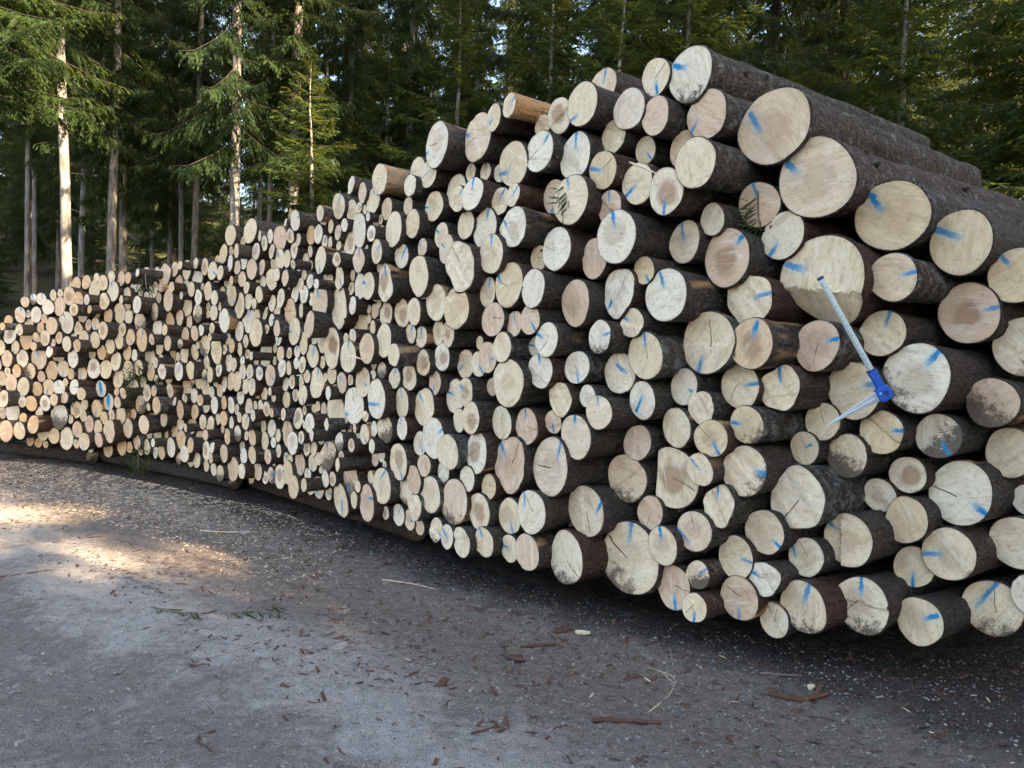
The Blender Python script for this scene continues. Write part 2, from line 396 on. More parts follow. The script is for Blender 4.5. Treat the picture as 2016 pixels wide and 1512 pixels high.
# ------------------------------------------------------------------ logs
LOGS = """A1 1.804 3.704 2.014 0.1208 54.0 .y a80,1,.4
A2 1.837 3.855 1.750 0.1215 54.0 . a18,1,.3
A3 2.226 3.785 1.860 0.1514 54.0 .h a78,.98,.5
A4 2.363 3.644 2.037 0.1334 54.0 .y a322,.9,.5
A5 2.442 3.688 1.703 0.1456 54.0 .d -
A6 1.537 3.905 1.679 0.1347 54.0 .y a72,1,.5
A7 1.739 3.918 1.457 0.1530 54.0 . s.7,.22,.41,.22
A8 1.958 3.734 1.536 0.1769 54.0 .d a38,1,.5
A9 2.295 3.672 1.430 0.1243 54.0 .D -
A10 1.636 4.030 1.284 0.1029 54.0 . -
A11 1.863 3.862 1.254 0.1168 54.0 .y a80,.95,.55
A12 2.114 3.788 1.251 0.1153 54.0 .D a145,1,.3
A13 1.752 3.977 1.114 0.1209 54.0 .D -
A14 2.454 3.758 1.185 0.1218 54.0 .y -
A15 2.042 3.917 1.035 0.0984 54.0 .hR -
A16 1.942 3.996 0.911 0.0921 54.0 .R -
A17 2.231 3.775 0.974 0.1632 54.0 .yc a122,.97,.58
A18 2.006 3.838 0.817 0.1179 54.0 .y -
A19 1.721 3.860 0.699 0.1456 54.0 .n a298,1,.6
A20 2.172 3.741 0.676 0.1347 54.0 . a258,.88,.25
A21 2.090 3.899 0.565 0.1081 54.0 .R a178,1,.3
A22 2.472 3.690 0.754 0.1323 54.0 . -
A23 1.797 3.826 0.378 0.1497 54.0 .d a358,.98,.4
A24 2.048 3.738 0.337 0.1232 54.0 . a55,.8,.3
A25 2.403 3.740 0.416 0.1430 54.0 .d s.1,.9,-.5,-.1
A26 2.492 3.574 0.530 0.1070 54.0 .d -
A27 2.554 3.736 0.957 0.0867 54.0 . -
B1 0.693 4.503 0.871 0.1487 53.5 .dR -
B2 0.926 4.311 0.915 0.1804 53.7 .hF -
B3 1.024 4.106 0.996 0.0919 53.8 . a310,.8,0
B4 1.232 4.018 1.009 0.1369 53.9 .d a88,1,.5
B5 1.490 3.939 0.885 0.1665 54.0 .cr -
B6 0.821 4.393 0.694 0.1026 53.6 .y -
B7 1.123 4.062 0.811 0.1120 53.9 .r a350,.95,.4
B8 1.017 4.139 0.654 0.1195 53.8 . s-.95,-.1,-.25,-.55
B9 1.359 4.025 0.689 0.1238 54.0 . a120,.95,.5
B10 0.721 4.440 0.413 0.2222 53.6 .cd a358,1,.45
B11 0.869 4.232 0.545 0.1117 53.7 . a345,.9,.3
B12 1.238 4.103 0.529 0.1187 53.9 . a92,1,.35
B13 1.562 3.964 0.579 0.1074 54.0 . s-.85,.6,-.6,-.1
B14 1.046 4.137 0.415 0.0800 53.8 .D a50,1,0
B15 0.944 4.248 0.309 0.1236 53.7 . a168,.95,.3
B16 1.023 4.097 0.246 0.0816 53.8 .cP a178,.95,.25
B17 1.256 4.065 0.319 0.1237 54.0 .c a178,.95,.45
B18 1.347 3.965 0.456 0.0987 54.0 .r a285,.95,.3
B19 1.424 4.004 0.226 0.0963 54.0 . -
B20 1.530 3.885 0.341 0.1388 54.0 .d a15,.9,.2
C1 0.592 4.412 1.953 0.1388 53.5 .r s-.4,-.38,-.57,-.65
C2 0.711 4.297 2.070 0.0816 53.5 .y a145,.9,.4
C3 0.818 4.188 1.928 0.1479 53.6 .P a340,.85,.35
C4 0.658 4.332 1.778 0.0882 53.5 . a295,.9,.4
C5 0.734 4.274 1.598 0.1389 53.6 .Pc a355,.95,.4
C6 1.049 4.171 1.680 0.1796 53.8 .c a198,.95,.45
C7 1.233 4.072 1.913 0.1483 53.9 .r a78,.95,.25
C8 1.221 3.958 1.677 0.1363 53.9 .hoP a15,.85,.35
C10 1.130 4.159 2.138 0.1606 53.9 .h a42,1,.6
C11 0.958 4.279 1.431 0.1036 53.7 .R a110,.6,.4
C12 1.219 4.117 1.450 0.1261 53.9 . a78,.95,.3
C13 1.381 3.965 1.452 0.1216 54.0 .r a357,1,.3
C14 1.031 4.169 1.325 0.0931 53.8 .r -
C15 0.737 4.325 1.345 0.1084 53.6 . s-.4,-.6,0,.2
C16 0.619 4.460 1.490 0.1234 53.5 . s-.15,.38,.4,.03
C17 0.923 4.262 1.203 0.1127 53.7 . -
C18 1.072 4.092 1.168 0.1078 53.8 .y a145,.85,.2
C19 1.229 3.994 1.256 0.1058 53.9 .yd a272,.85,.35
C20 0.735 4.437 1.091 0.1059 53.6 .R -
C21 1.568 4.076 1.135 0.0916 54.0 .R a60,.5,.1
C22 0.929 4.298 2.234 0.1177 53.7 .R a345,.9,.1
C23 1.054 4.203 2.346 0.0877 53.8 .R -
D1 0.744 4.371 3.155 0.1106 53.6 .c a170,.85,.3
D2 0.898 4.199 3.113 0.1501 48.2 .yd s-.7,.47,-.23,.29
D3 0.607 4.411 2.985 0.1196 53.5 . -
D4 0.733 4.267 2.909 0.1083 53.6 . -
D5 0.984 4.142 2.886 0.1315 48.3 .P s-.75,-.6,-.45,-.2
D6 1.305 4.030 2.802 0.2005 48.5 . s-.63,.42,-.39,-.04
D7 1.497 3.921 2.521 0.2098 48.5 . s-.75,.46,-.52,.23
D8 0.904 4.011 2.599 0.1305 48.2 .P -
D9 0.900 4.284 2.736 0.1035 48.2 .R -
D10 0.718 4.459 2.770 0.0815 53.6 .R a140,.9,.3
D11 0.663 4.348 2.556 0.1193 53.5 . a235,.95,.15
D12 0.790 4.175 2.484 0.1251 48.1 .hP a188,.95,.45
D13 1.290 4.162 2.427 0.1247 48.5 . a345,.9,.35
D14 1.390 4.060 2.250 0.1311 54.0 . a215,.9,.4
D15 1.536 3.893 2.012 0.2358 54.0 .N s-.84,.37,-.43,.22
D16 1.843 3.829 2.329 0.1838 48.5 .y s-.58,.61,-.31,.21
D17 2.125 3.714 2.192 0.1544 54.0 .y s-.74,.46,-.06,.15
E1 0.496 4.810 3.240 0.1217 53.4 .c a10,.95,.2
E2 0.352 4.548 3.047 0.1351 53.3 . s-.8,-.55,-.3,-.42
E3 0.229 4.735 3.034 0.1109 53.2 .h -
E4 0.135 4.874 3.008 0.0764 53.1 . -
E5 -0.076 4.824 3.113 0.0754 53.0 .PO a60,.9,.4
E7 0.119 4.754 2.820 0.1330 53.1 .c a40,.85,.4
E8 -0.041 4.941 2.782 0.1477 53.0 . s-.9,-.3,-.35,-.3
E9 0.329 4.623 2.766 0.1397 53.3 . a0,1,.35
E10 0.538 4.540 2.865 0.1055 53.4 .R -
E11 0.479 4.464 2.651 0.1137 53.4 .cy s-.87,.2,-.1,0
E12 0.307 4.577 2.499 0.1575 53.2 .P a345,.9,.45
E13 0.224 4.808 2.560 0.1130 53.2 .R a190,.9,.6
E14 -0.033 4.832 2.567 0.0757 53.0 .P s.6,.7,-.1,-.2
E15 -0.119 4.971 2.552 0.0911 53.0 . a25,.9,.1
E16 0.524 4.458 2.440 0.1049 53.4 . a355,.9,.3
F1 -0.022 4.797 2.362 0.1346 53.0 .Pr s-.8,.4,-.55,0
F2 0.237 4.651 2.219 0.1368 53.2 . -
F3 0.143 4.824 2.181 0.0852 53.1 .R -
F4 0.547 4.313 2.252 0.1537 53.4 .P s-.17,.9,-.03,.4
F5 0.454 4.530 2.156 0.1217 53.4 . -
F6 0.357 4.543 1.892 0.1405 53.3 .yP -
F7 0.107 4.639 1.976 0.1189 53.1 . -
F8 -0.041 4.827 2.008 0.1453 53.0 .yc s-.8,.45,-.55,.15
F9 0.096 4.697 1.791 0.0955 53.1 .P a140,.85,.2
F10 0.004 4.833 1.768 0.0857 53.0 . a350,.85,0
F11 0.198 4.600 1.671 0.1061 53.2 .cP a290,.9,.4
F12 0.134 4.828 1.631 0.0636 53.1 .R a280,.8,0
F13 0.490 4.393 1.695 0.0984 53.4 .dP a75,.95,.3
G1 -0.024 4.825 1.396 0.1589 53.0 .P -
G2 0.169 4.681 1.483 0.1143 53.1 .y a350,.95,.45
G3 0.382 4.560 1.514 0.1054 53.3 . a165,.9,.2
G4 0.294 4.627 1.319 0.1071 53.2 .r -
G5 0.447 4.512 1.347 0.0716 53.3 . -
G6 0.500 4.366 1.265 0.1041 53.4 .P a350,.9,.4
G7 0.100 4.787 1.129 0.1204 53.1 . a350,.9,.4
G8 0.260 4.694 1.172 0.0745 53.2 .R a180,.8,.1
G9 0.385 4.498 1.106 0.1425 53.3 . a355,.98,.55
G10 -0.056 4.943 1.132 0.1114 53.0 .c -
G11 -0.070 4.858 1.618 0.0984 53.0 . -
G12 -0.137 4.954 1.794 0.1173 53.0 .c -
H1 0.251 4.657 0.902 0.1873 53.2 .c s.5,.85,.38,.3
H2 0.005 4.880 0.876 0.1767 53.0 .rc s-.65,.73,-.35,.3
H3 0.465 4.566 0.656 0.1664 53.4 . s.85,.45,.6,.05
H4 0.146 4.688 0.612 0.1440 53.1 .c s-.5,.8,-.45,.15
H5 0.016 4.881 0.542 0.1204 53.0 . a160,.9,.3
H6 0.129 4.708 0.357 0.1214 53.1 . -
H7 0.019 4.857 0.336 0.0932 53.0 .R a275,.9,.2
H8 0.362 4.571 0.368 0.1654 53.3 .cd -
I1 -0.569 5.311 2.983 0.1559 53.0 .P a255,.95,.7
I2 -0.284 5.132 2.997 0.1572 53.0 .c a285,.95,.6
I3 -0.174 4.951 3.072 0.0873 53.0 . a240,.7,.1
I4 -0.641 5.467 2.817 0.0967 53.0 . -
I5 -0.742 5.709 2.887 0.1080 53.0 . -
I6 -0.777 5.553 2.752 0.0801 53.0 . -
I7 -0.798 5.637 2.623 0.0664 53.0 . -
I8 -0.593 5.482 2.598 0.1068 53.0 . a270,.9,.6
I9 -0.431 5.382 2.688 0.1188 53.0 .R -
I10 -0.407 5.194 2.602 0.0910 53.0 . a45,.8,.3
I11 -0.302 5.048 2.607 0.1086 53.0 .P a0,.95,.3
I12 -0.329 5.279 2.795 0.0621 53.0 .R a0,.8,.2
I13 -0.225 5.184 2.784 0.0643 53.0 .R a0,.9,.2
I14 -0.135 5.104 2.758 0.0600 53.0 .R -
I15 -0.347 5.211 2.432 0.0989 53.0 . -
I16 -0.211 5.061 2.389 0.1323 53.0 .y a15,.95,.4
I17 -0.751 5.547 2.480 0.1014 53.0 .y -
I18 -0.908 5.691 2.459 0.1297 53.0 .P -
J1 -0.526 5.401 2.385 0.0921 53.0 . a300,.9,.4
J2 -0.476 5.276 2.271 0.1001 53.0 . a300,.8,.3
J3 -0.840 5.668 2.262 0.0892 53.0 . s.6,.7,0,-.2
J4 -0.669 5.503 2.309 0.0686 53.0 . a300,.8,.3
J5 -0.372 5.093 2.146 0.1669 53.0 .cr -
J6 -0.683 5.409 2.099 0.1421 53.0 .P -
J7 -0.159 4.915 2.206 0.1312 53.0 . a0,.95,.4
J8 -0.177 5.025 1.972 0.0991 53.0 . a15,.9,.3
J9 -0.664 5.677 1.983 0.1081 53.0 .y -
J10 -0.543 5.325 1.911 0.1259 53.0 . -
J11 -0.392 5.137 1.868 0.1423 53.0 .y -
J12 -0.712 5.478 1.852 0.0975 53.0 . -
J13 -0.838 5.743 1.849 0.1096 53.0 .hR -
K1 -0.745 5.586 1.695 0.0730 53.0 . a20,.8,.2
K2 -0.656 5.490 1.673 0.0760 53.0 . a0,.8,.1
K3 -0.701 5.713 1.607 0.0597 53.0 . -
K4 -0.636 5.454 1.491 0.0927 53.0 .yh -
K5 -0.530 5.404 1.708 0.0890 53.0 . -
K6 -0.447 5.259 1.694 0.0900 53.0 .h -
K7 -0.492 5.359 1.537 0.0952 53.0 .h -
K8 -0.754 5.605 1.379 0.1032 53.0 .h -
K9 -0.546 5.425 1.350 0.0893 53.0 . a195,.85,.1
K10 -0.626 5.498 1.172 0.1377 53.0 . s-.5,.65,-.1,.3
K11 -0.802 5.645 1.186 0.1116 53.0 . a350,.9,.3
K12 -0.321 5.276 1.496 0.1039 53.0 .R a240,.8,.3
K13 -0.229 5.135 1.500 0.0877 53.0 . a140,.9,.2
K14 -0.163 4.983 1.550 0.1041 53.0 . a100,.6,.3
K15 -0.225 5.182 1.643 0.0479 53.0 .R -
K16 -0.389 5.335 1.267 0.1193 53.0 .R a285,.9,.2
K17 -0.311 5.147 1.310 0.0986 53.0 .h a300,.8,.4
K18 -0.262 5.041 1.147 0.1069 53.0 .hP -
K19 -0.352 5.255 1.108 0.0834 53.0 .R -
K20 -0.127 5.096 1.356 0.0674 53.0 .R -
K21 -0.795 5.634 1.001 0.0859 53.0 . a345,.9,.4
L1 -0.541 5.376 0.967 0.1517 53.0 . a60,.95,.55
L2 -0.654 5.554 0.903 0.0922 53.0 . a150,.7,.2
L3 -0.419 5.179 0.898 0.1228 53.0 .P -
L4 -0.217 5.050 0.919 0.1360 53.0 .chP -
L5 -0.455 5.332 0.734 0.0779 53.0 .dR -
L6 -0.603 5.431 0.762 0.0794 53.0 . -
L7 -0.687 5.516 0.642 0.1024 53.0 .y -
L8 -0.756 5.648 0.533 0.1013 53.0 .d -
L9 -0.546 5.377 0.568 0.1310 53.0 . -
L10 -0.366 5.200 0.556 0.1571 53.0 .d -
L11 -0.276 5.102 0.732 0.0881 53.0 . -
L12 -0.127 4.988 0.705 0.0860 53.0 .y -
L13 -0.186 5.030 0.531 0.1234 53.0 .h -
L14 -0.669 5.497 0.449 0.1022 53.0 .r -
L15 -0.721 5.643 0.320 0.0787 53.0 .R a90,.5,.2
L16 -0.635 5.549 0.298 0.0664 53.0 .R a0,.9,.5
L17 -0.819 5.749 0.332 0.0840 53.0 . a20,.8,.1
L18 -0.501 5.332 0.328 0.0889 53.0 .d a110,.9,.3
L19 -0.405 5.186 0.318 0.0831 53.0 .P s-.8,.5,.1,-.1
L20 -0.301 5.053 0.316 0.1041 53.0 . -
L21 -0.148 4.943 0.348 0.1018 53.0 . a330,.95,.4
M1 -1.043 5.816 2.844 0.1179 53.0 .PO -
M2 -1.349 6.233 2.881 0.0774 52.6 . a20,.9,0
M3 -1.224 6.094 2.793 0.0837 53.0 . -
M4 -1.116 5.979 2.712 0.1096 53.0 . a350,.9,.5
M5 -1.514 6.549 2.765 0.1112 51.9 .P a20,.85,.3
M6 -1.378 6.427 2.701 0.1047 52.4 . a180,.9,.4
M7 -0.989 5.851 2.633 0.0839 53.0 .yR -
M8 -1.255 6.160 2.510 0.1441 52.9 .P -
M9 -1.694 6.790 2.715 0.0934 51.2 .P a20,.9,.3
M10 -1.684 6.611 2.710 0.0692 51.2 . -
M11 -1.481 6.411 2.524 0.0672 52.0 . a90,.5,.2
M12 -1.719 6.704 2.546 0.0831 51.1 . -
M13 -1.817 6.811 2.551 0.0840 50.7 .o -
M14 -1.579 6.555 2.459 0.0517 51.6 .R a150,.6,.3
M15 -1.490 6.481 2.428 0.0468 52.0 .R -
M16 -1.363 6.333 2.419 0.1151 52.5 .hR -
M17 -1.207 5.912 2.248 0.0967 53.0 . a10,.9,.2
M18 -1.037 5.746 2.297 0.0906 53.0 . a50,.8,.2
M19 -1.176 6.182 2.250 0.0851 53.0 . -
M21 -1.646 6.490 2.301 0.1223 51.4 .P a175,.9,.3
N1 -1.440 6.324 2.143 0.0949 52.2 .r a140,.7,.2
N2 -1.427 6.520 2.154 0.0725 52.2 .y -
N3 -0.965 5.727 2.065 0.1393 53.0 .hr a0,.9,.4
N4 -1.122 5.889 2.052 0.1078 53.0 .P a290,.9,.4
N5 -1.221 6.082 2.060 0.1074 53.0 .r -
N6 -1.027 5.880 2.207 0.0579 53.0 . -
N7 -1.652 6.541 1.951 0.1619 51.3 .y a330,.85,.3
N8 -1.442 6.347 1.901 0.1783 52.2 .r -
N9 -1.286 6.114 1.912 0.0754 52.8 .o -
N10 -1.237 6.237 1.768 0.1204 53.0 .yP a15,.95,.6
N11 -0.983 5.913 1.844 0.0974 53.0 .hR -
N13 -1.703 6.413 1.757 0.1115 51.1 .o -
N14 -1.855 6.772 2.027 0.0835 50.5 . -
N15 -0.962 5.724 1.640 0.1301 53.0 .P -
N16 -1.506 6.381 1.567 0.1699 51.9 .H -
N17 -1.299 6.072 1.506 0.1300 52.8 . a5,.95,.5
N18 -1.112 5.856 1.575 0.1186 53.0 .o -
N19 -1.733 6.665 1.492 0.1015 51.0 . a20,.9,0
N23 -1.731 6.687 1.637 0.0574 51.0 .R -
N20 -1.637 6.572 1.602 0.0867 51.4 . -
N21 -1.361 6.257 1.646 0.0492 52.5 .R -
N22 -0.851 5.470 1.539 0.0820 53.0 . -
O1 -1.681 6.603 1.260 0.1441 51.2 .r a15,.9,.5
O2 -1.497 6.385 1.346 0.0782 52.0 .y -
O3 -1.386 6.266 1.288 0.0870 52.4 . a330,.6,.2
O4 -1.177 6.055 1.310 0.1224 53.0 . a110,.5,.3
O5 -1.262 6.147 1.114 0.1488 52.9 .c s-.85,-.5,-.5,-.5
O6 -1.017 5.771 1.199 0.1505 53.0 .P s-.9,-.3,.35,-.25
O7 -0.989 5.837 1.414 0.0656 53.0 .D a200,.5,.1
O8 -0.877 5.716 1.363 0.0794 53.0 . a0,.9,.4
O9 -1.464 6.428 1.036 0.1522 52.1 .P -
O10 -1.687 6.702 1.054 0.0448 51.2 .R -
O11 -1.695 6.468 0.928 0.0843 51.2 . -
O12 -1.661 6.388 0.834 0.0549 51.3 . -
O13 -1.140 6.002 0.903 0.0794 53.0 . a150,.8,.2
O17 -1.221 6.178 0.870 0.0607 53.0 .R -
O14 -0.946 5.783 0.971 0.1071 53.0 .Dr a340,.8,.3
O16 -1.380 6.194 0.812 0.0809 52.4 .Dr -
P0 -1.529 6.434 0.661 0.1316 51.8 .Dr a340,.8,.2
P1 -1.277 6.345 0.630 0.1426 52.8 .P a10,.95,.4
P2 -1.276 6.189 0.496 0.1478 52.9 .D a220,.9,.5
P3 -1.385 6.324 0.311 0.1437 52.4 . s.2,0,.1,-.85
P4 -1.092 5.914 0.379 0.1435 53.0 .P s.75,.35,.15,.3
P5 -0.957 5.779 0.542 0.1453 53.0 . s.3,.8,-.1,.4
P6 -0.823 5.667 0.747 0.1431 53.0 .h a150,.9,.5
P8 -1.546 6.432 0.467 0.0789 51.8 . a330,.5,.2
P9 -1.654 6.662 0.348 0.1016 51.3 .o s.2,0,-.5,-.6
P10 -1.714 6.661 0.560 0.0754 51.1 . a190,.9,.2
P11 -1.697 6.624 0.688 0.0659 51.2 . -
P12 -1.784 6.719 0.684 0.0756 50.8 .h -
Q1 -2.859 7.731 2.652 0.1065 46.2 .P -
Q2 -2.614 7.585 2.678 0.1287 47.4 .P -
Q3 -2.395 7.348 2.534 0.0766 48.4 .h -
Q4 -2.988 7.891 2.480 0.0984 45.5 .y a180,.9,.4
Q5 -2.693 7.443 2.465 0.0686 47.0 . -
Q6 -2.717 7.678 2.574 0.0650 46.9 . a0,.5,.2
Q7 -2.188 7.139 2.560 0.1166 49.2 .o -
Q8 -1.962 6.835 2.678 0.0941 50.1 .P a70,.9,.4
Q9 -2.161 7.204 2.705 0.0474 49.3 .R -
Q10 -2.500 7.427 2.461 0.0878 48.0 .o a20,.6,-.2
Q11 -2.676 7.806 2.465 0.0811 47.1 .R a180,.8,.3
Q12 -2.876 7.781 2.378 0.0859 46.1 . -
Q13 -2.677 7.612 2.387 0.0849 47.1 . a30,.8,.4
Q14 -2.286 7.221 2.444 0.0708 48.8 . -
Q15 -2.419 7.364 2.308 0.0766 48.3 . -
Q16 -2.545 7.450 2.294 0.1003 47.7 .y -
Q17 -2.705 7.644 2.212 0.0802 46.9 . -
Q18 -2.530 7.575 2.176 0.0689 47.8 . -
Q19 -2.181 7.140 2.368 0.1017 49.2 . a330,.7,.2
Q20 -2.080 7.021 2.359 0.0820 49.6 . -
Q21 -1.992 6.932 2.426 0.0770 50.0 .h -
Q22 -1.939 6.872 2.518 0.0583 50.2 .y -
Q24 -2.290 7.309 2.343 0.0761 48.8 .R -
Q25 -2.282 7.237 2.189 0.1094 48.8 .r -
Q26 -2.197 7.089 2.218 0.0651 49.2 .P -
Q27 -1.907 6.850 2.113 0.0668 50.3 . -
Q28 -1.865 6.819 2.204 0.0491 50.5 .yR -
Q29 -2.142 7.065 2.004 0.0929 49.4 .y -
Q30 -2.277 7.239 1.961 0.0784 48.9 . a270,.5,.2
Q31 -2.846 7.749 2.060 0.1144 46.2 . a150,.9,.6
Q32 -2.576 7.406 2.111 0.0583 47.6 . -
Q33 -2.727 7.656 1.951 0.1263 46.8 . -
Q34 -2.597 7.531 1.991 0.0838 47.5 . -
Q35 -2.420 7.302 2.044 0.0817 48.3 . -
Q36 -3.116 7.945 2.310 0.0991 44.8 . a120,.9,0
Q37 -3.032 7.786 2.025 0.0760 45.3 . -
Q38 -2.825 7.814 2.210 0.0462 46.3 .hR -
R1 -2.900 7.714 1.801 0.1217 45.9 .P -
R2 -2.727 7.662 1.695 0.0995 46.8 .y -
R3 -2.605 7.567 1.804 0.1226 47.4 . a10,.8,.3
R4 -2.435 7.264 1.685 0.1384 48.2 .P -
R5 -2.396 7.468 1.491 0.1456 48.4 .P -
R6 -2.893 7.791 1.622 0.0669 46.0 . a0,.6,0
R7 -2.811 7.684 1.548 0.0750 46.4 .y -
R8 -2.707 7.609 1.516 0.0767 46.9 . -
R9 -2.624 7.542 1.599 0.0697 47.3 .o -
R10 -3.026 7.844 1.489 0.1331 45.3 .rP -
R11 -2.199 7.151 1.891 0.0702 49.2 . -
R12 -2.145 6.970 1.724 0.0770 49.4 . -
R13 -2.161 7.093 1.642 0.0746 49.3 . a200,.6,0
R14 -2.031 6.972 1.878 0.1205 49.8 .o -
R15 -1.961 6.890 1.700 0.1256 50.1 . a270,.8,.4
R16 -1.888 6.829 1.889 0.0675 50.4 . -
R17 -2.138 7.281 1.635 0.0717 49.4 . a180,.4,0
R18 -1.844 6.772 1.598 0.1002 50.6 .y -
R19 -2.040 7.018 1.506 0.0556 49.8 .hR -
R20 -1.928 6.874 1.521 0.0592 50.2 . a0,.9,0
R21 -1.856 6.786 1.409 0.0761 50.5 .h -
R22 -1.933 6.876 1.418 0.0545 50.2 . -
R23 -2.139 7.085 1.494 0.0724 49.4 .r -
R24 -2.108 7.031 1.363 0.0859 49.5 .y a210,.9,.4
R25 -2.243 7.115 1.291 0.1025 49.0 .P a120,.8,.2
R26 -2.421 7.362 1.296 0.0730 48.3 . a90,.6,0
R27 -2.244 7.300 1.155 0.1188 49.0 .y -
R28 -1.981 6.925 1.251 0.0687 50.0 .h -
R29 -1.882 6.846 1.251 0.0680 50.4 . -
R30 -1.838 6.760 1.145 0.0894 50.6 . a160,.9,.3
R31 -2.772 7.650 1.362 0.0707 46.6 .y -
R32 -2.862 7.766 1.377 0.0921 46.1 .R -
R33 -2.665 7.587 1.406 0.0549 47.1 . a0,.5,0
R34 -2.445 7.193 1.463 0.0423 48.2 . -
R35 -2.520 7.566 1.404 0.0499 47.8 .oR -
R36 -2.645 7.545 1.298 0.0746 47.2 . a180,.6,.2
R37 -2.542 7.440 1.306 0.0736 47.7 . a200,.6,0
R38 -2.605 7.525 1.166 0.0831 47.4 . -
R39 -2.510 7.420 1.164 0.0871 47.9 . a0,.6,0
R40 -2.836 7.750 1.193 0.0961 46.3 .y -
R41 -2.942 7.863 1.159 0.0875 45.7 . -
R42 -2.730 7.629 1.197 0.0994 46.8 .y -
R43 -3.023 7.952 1.076 0.0736 45.3 . -
R44 -2.837 7.768 0.948 0.0868 46.3 .y -
R45 -3.113 7.978 1.883 0.0839 44.8 .y -
S1 -2.941 7.856 0.962 0.0726 45.7 .o -
S2 -2.589 7.560 0.956 0.0843 47.5 . a120,.6,.3
S3 -3.068 7.934 0.926 0.0941 45.1 .y -
S4 -2.386 7.309 0.986 0.0627 48.4 .y -
S5 -2.266 7.108 0.979 0.0726 48.9 .h -
S6 -2.210 7.143 1.093 0.0560 49.1 . -
S7 -2.069 7.063 1.076 0.0796 49.7 . -
S8 -2.222 7.303 0.913 0.0793 49.1 .P -
S9 -2.045 7.189 0.973 0.0667 49.8 .o -
S10 -1.903 6.870 0.926 0.0954 50.3 .h a230,.7,.3
S12 -2.027 6.981 0.770 0.1241 49.9 .y a0,.9,.5
S13 -1.934 6.804 0.708 0.1056 50.2 .P -
S14 -2.236 7.183 0.790 0.0855 49.0 . a20,.8,.4
S15 -2.317 7.246 0.664 0.0886 48.7 . -
S16 -2.482 7.549 0.806 0.0850 48.0 .P -
S17 -2.348 7.291 0.801 0.0721 48.6 . -
S18 -2.527 7.311 0.832 0.0821 47.8 .P a40,.9,.2
S19 -2.694 7.615 0.840 0.0555 47.0 . -
S20 -2.819 7.732 0.769 0.0716 46.4 . a330,.5,0
S21 -2.925 7.812 0.805 0.0774 45.8 .o -
S22 -3.016 7.899 0.790 0.0624 45.4 . a0,.9,.3
S23 -3.085 8.060 0.528 0.1101 45.0 . a340,.8,.3
S24 -2.831 7.653 0.641 0.0808 46.3 .y -
S25 -2.948 7.849 0.690 0.0468 45.7 . -
S26 -2.696 7.581 0.684 0.0804 47.0 .D -
S27 -2.822 7.886 0.512 0.0782 46.3 . -
S28 -2.465 7.326 0.681 0.0872 48.1 .yP -
S29 -2.674 7.656 0.549 0.0760 47.1 .R -
S30 -2.619 7.546 0.467 0.0847 47.4 . -
S31 -2.451 7.292 0.519 0.0892 48.2 .y -
S32 -2.857 7.657 0.469 0.0904 46.2 . -
S33 -2.253 7.131 0.533 0.0757 48.9 .P -
S34 -2.209 7.157 0.664 0.0522 49.1 . a120,.6,.2
S35 -2.749 7.620 0.320 0.1192 46.7 .yP -
S36 -2.911 7.707 0.260 0.0867 45.9 .D -
S37 -3.063 7.931 0.261 0.0737 45.1 .o -
S38 -2.553 7.575 0.274 0.0842 47.7 .y -
S39 -2.414 7.355 0.353 0.0950 48.3 . a10,.9,.3
S40 -2.235 7.184 0.346 0.0851 49.0 .D a60,.7,.2
S41 -2.115 7.065 0.359 0.1153 49.5 .hP -
S42 -2.006 6.934 0.423 0.1084 49.9 .y a270,.9,.6
S43 -1.923 6.837 0.309 0.1081 50.3 .y -
S44 -1.868 6.831 0.523 0.1079 50.5 .y a150,.8,.5
S45 -2.052 7.038 0.529 0.0607 49.7 . a0,.6,0
S46 -1.972 6.911 0.554 0.0368 50.1 . a90,.5,0
T1 -4.789 8.953 0.984 0.1002 31.6 .B -
T2 -4.683 8.925 0.838 0.1008 32.5 .B -
T3 -4.475 8.917 0.834 0.0985 34.2 .B -
T4 -5.433 9.219 0.625 0.1614 26.1 .D -
Z1 -5.618 9.286 1.923 0.0990 24.8 .r -
Z2 -6.638 9.639 1.063 0.1209 19.5 .y a300,0.90,0.03
Z3 -6.652 9.678 1.321 0.1256 19.5 .D a300,0.90,0.07
Z4 -6.399 9.561 1.409 0.1103 21.0 . -
Z5 -5.436 9.217 1.937 0.1168 26.1 .y -
Z6 -5.169 9.040 1.320 0.1044 28.4 .o -
Z7 -4.225 8.680 1.258 0.0965 36.3 . -
Z8 -5.800 9.415 1.304 0.1395 23.9 . a340,0.90,0.21
Z9 -3.239 8.072 0.733 0.0836 43.9 . -
Z10 -4.030 8.486 0.989 0.0974 38.0 .h -
Z11 -3.553 8.339 1.636 0.0967 41.5 . -
Z12 -6.035 9.466 1.291 0.1080 22.7 . -
Z13 -6.240 9.532 1.575 0.1143 21.7 .h -
Z14 -4.145 8.585 1.574 0.1264 37.0 .y a20,0.90,0.12
Z15 -5.986 9.459 1.517 0.1177 23.0 .y -
Z16 -4.949 9.087 2.146 0.1183 30.2 . -
Z17 -6.094 9.502 1.827 0.1020 22.5 .y a10,0.90,0.47
Z18 -4.490 8.763 1.547 0.0885 34.1 . -
Z19 -4.555 8.829 1.315 0.1096 33.6 . -
Z20 -5.621 9.252 0.768 0.0989 24.7 .h -
Z21 -4.832 8.893 1.553 0.0960 31.2 . -
Z22 -4.063 8.671 2.141 0.0989 37.7 . -
Z23 -3.355 8.009 1.277 0.0937 43.0 .r -
Z24 -4.548 8.882 1.872 0.1240 33.6 .y -
Z25 -3.862 8.543 0.856 0.0920 39.2 . -
Z26 -5.049 9.049 1.563 0.0983 29.4 . -
Z27 -4.916 8.832 0.377 0.1038 30.5 . a200,0.90,0.40
Z28 -6.576 9.688 0.618 0.1293 19.9 . -
Z29 -6.214 9.563 0.621 0.1347 21.9 . -
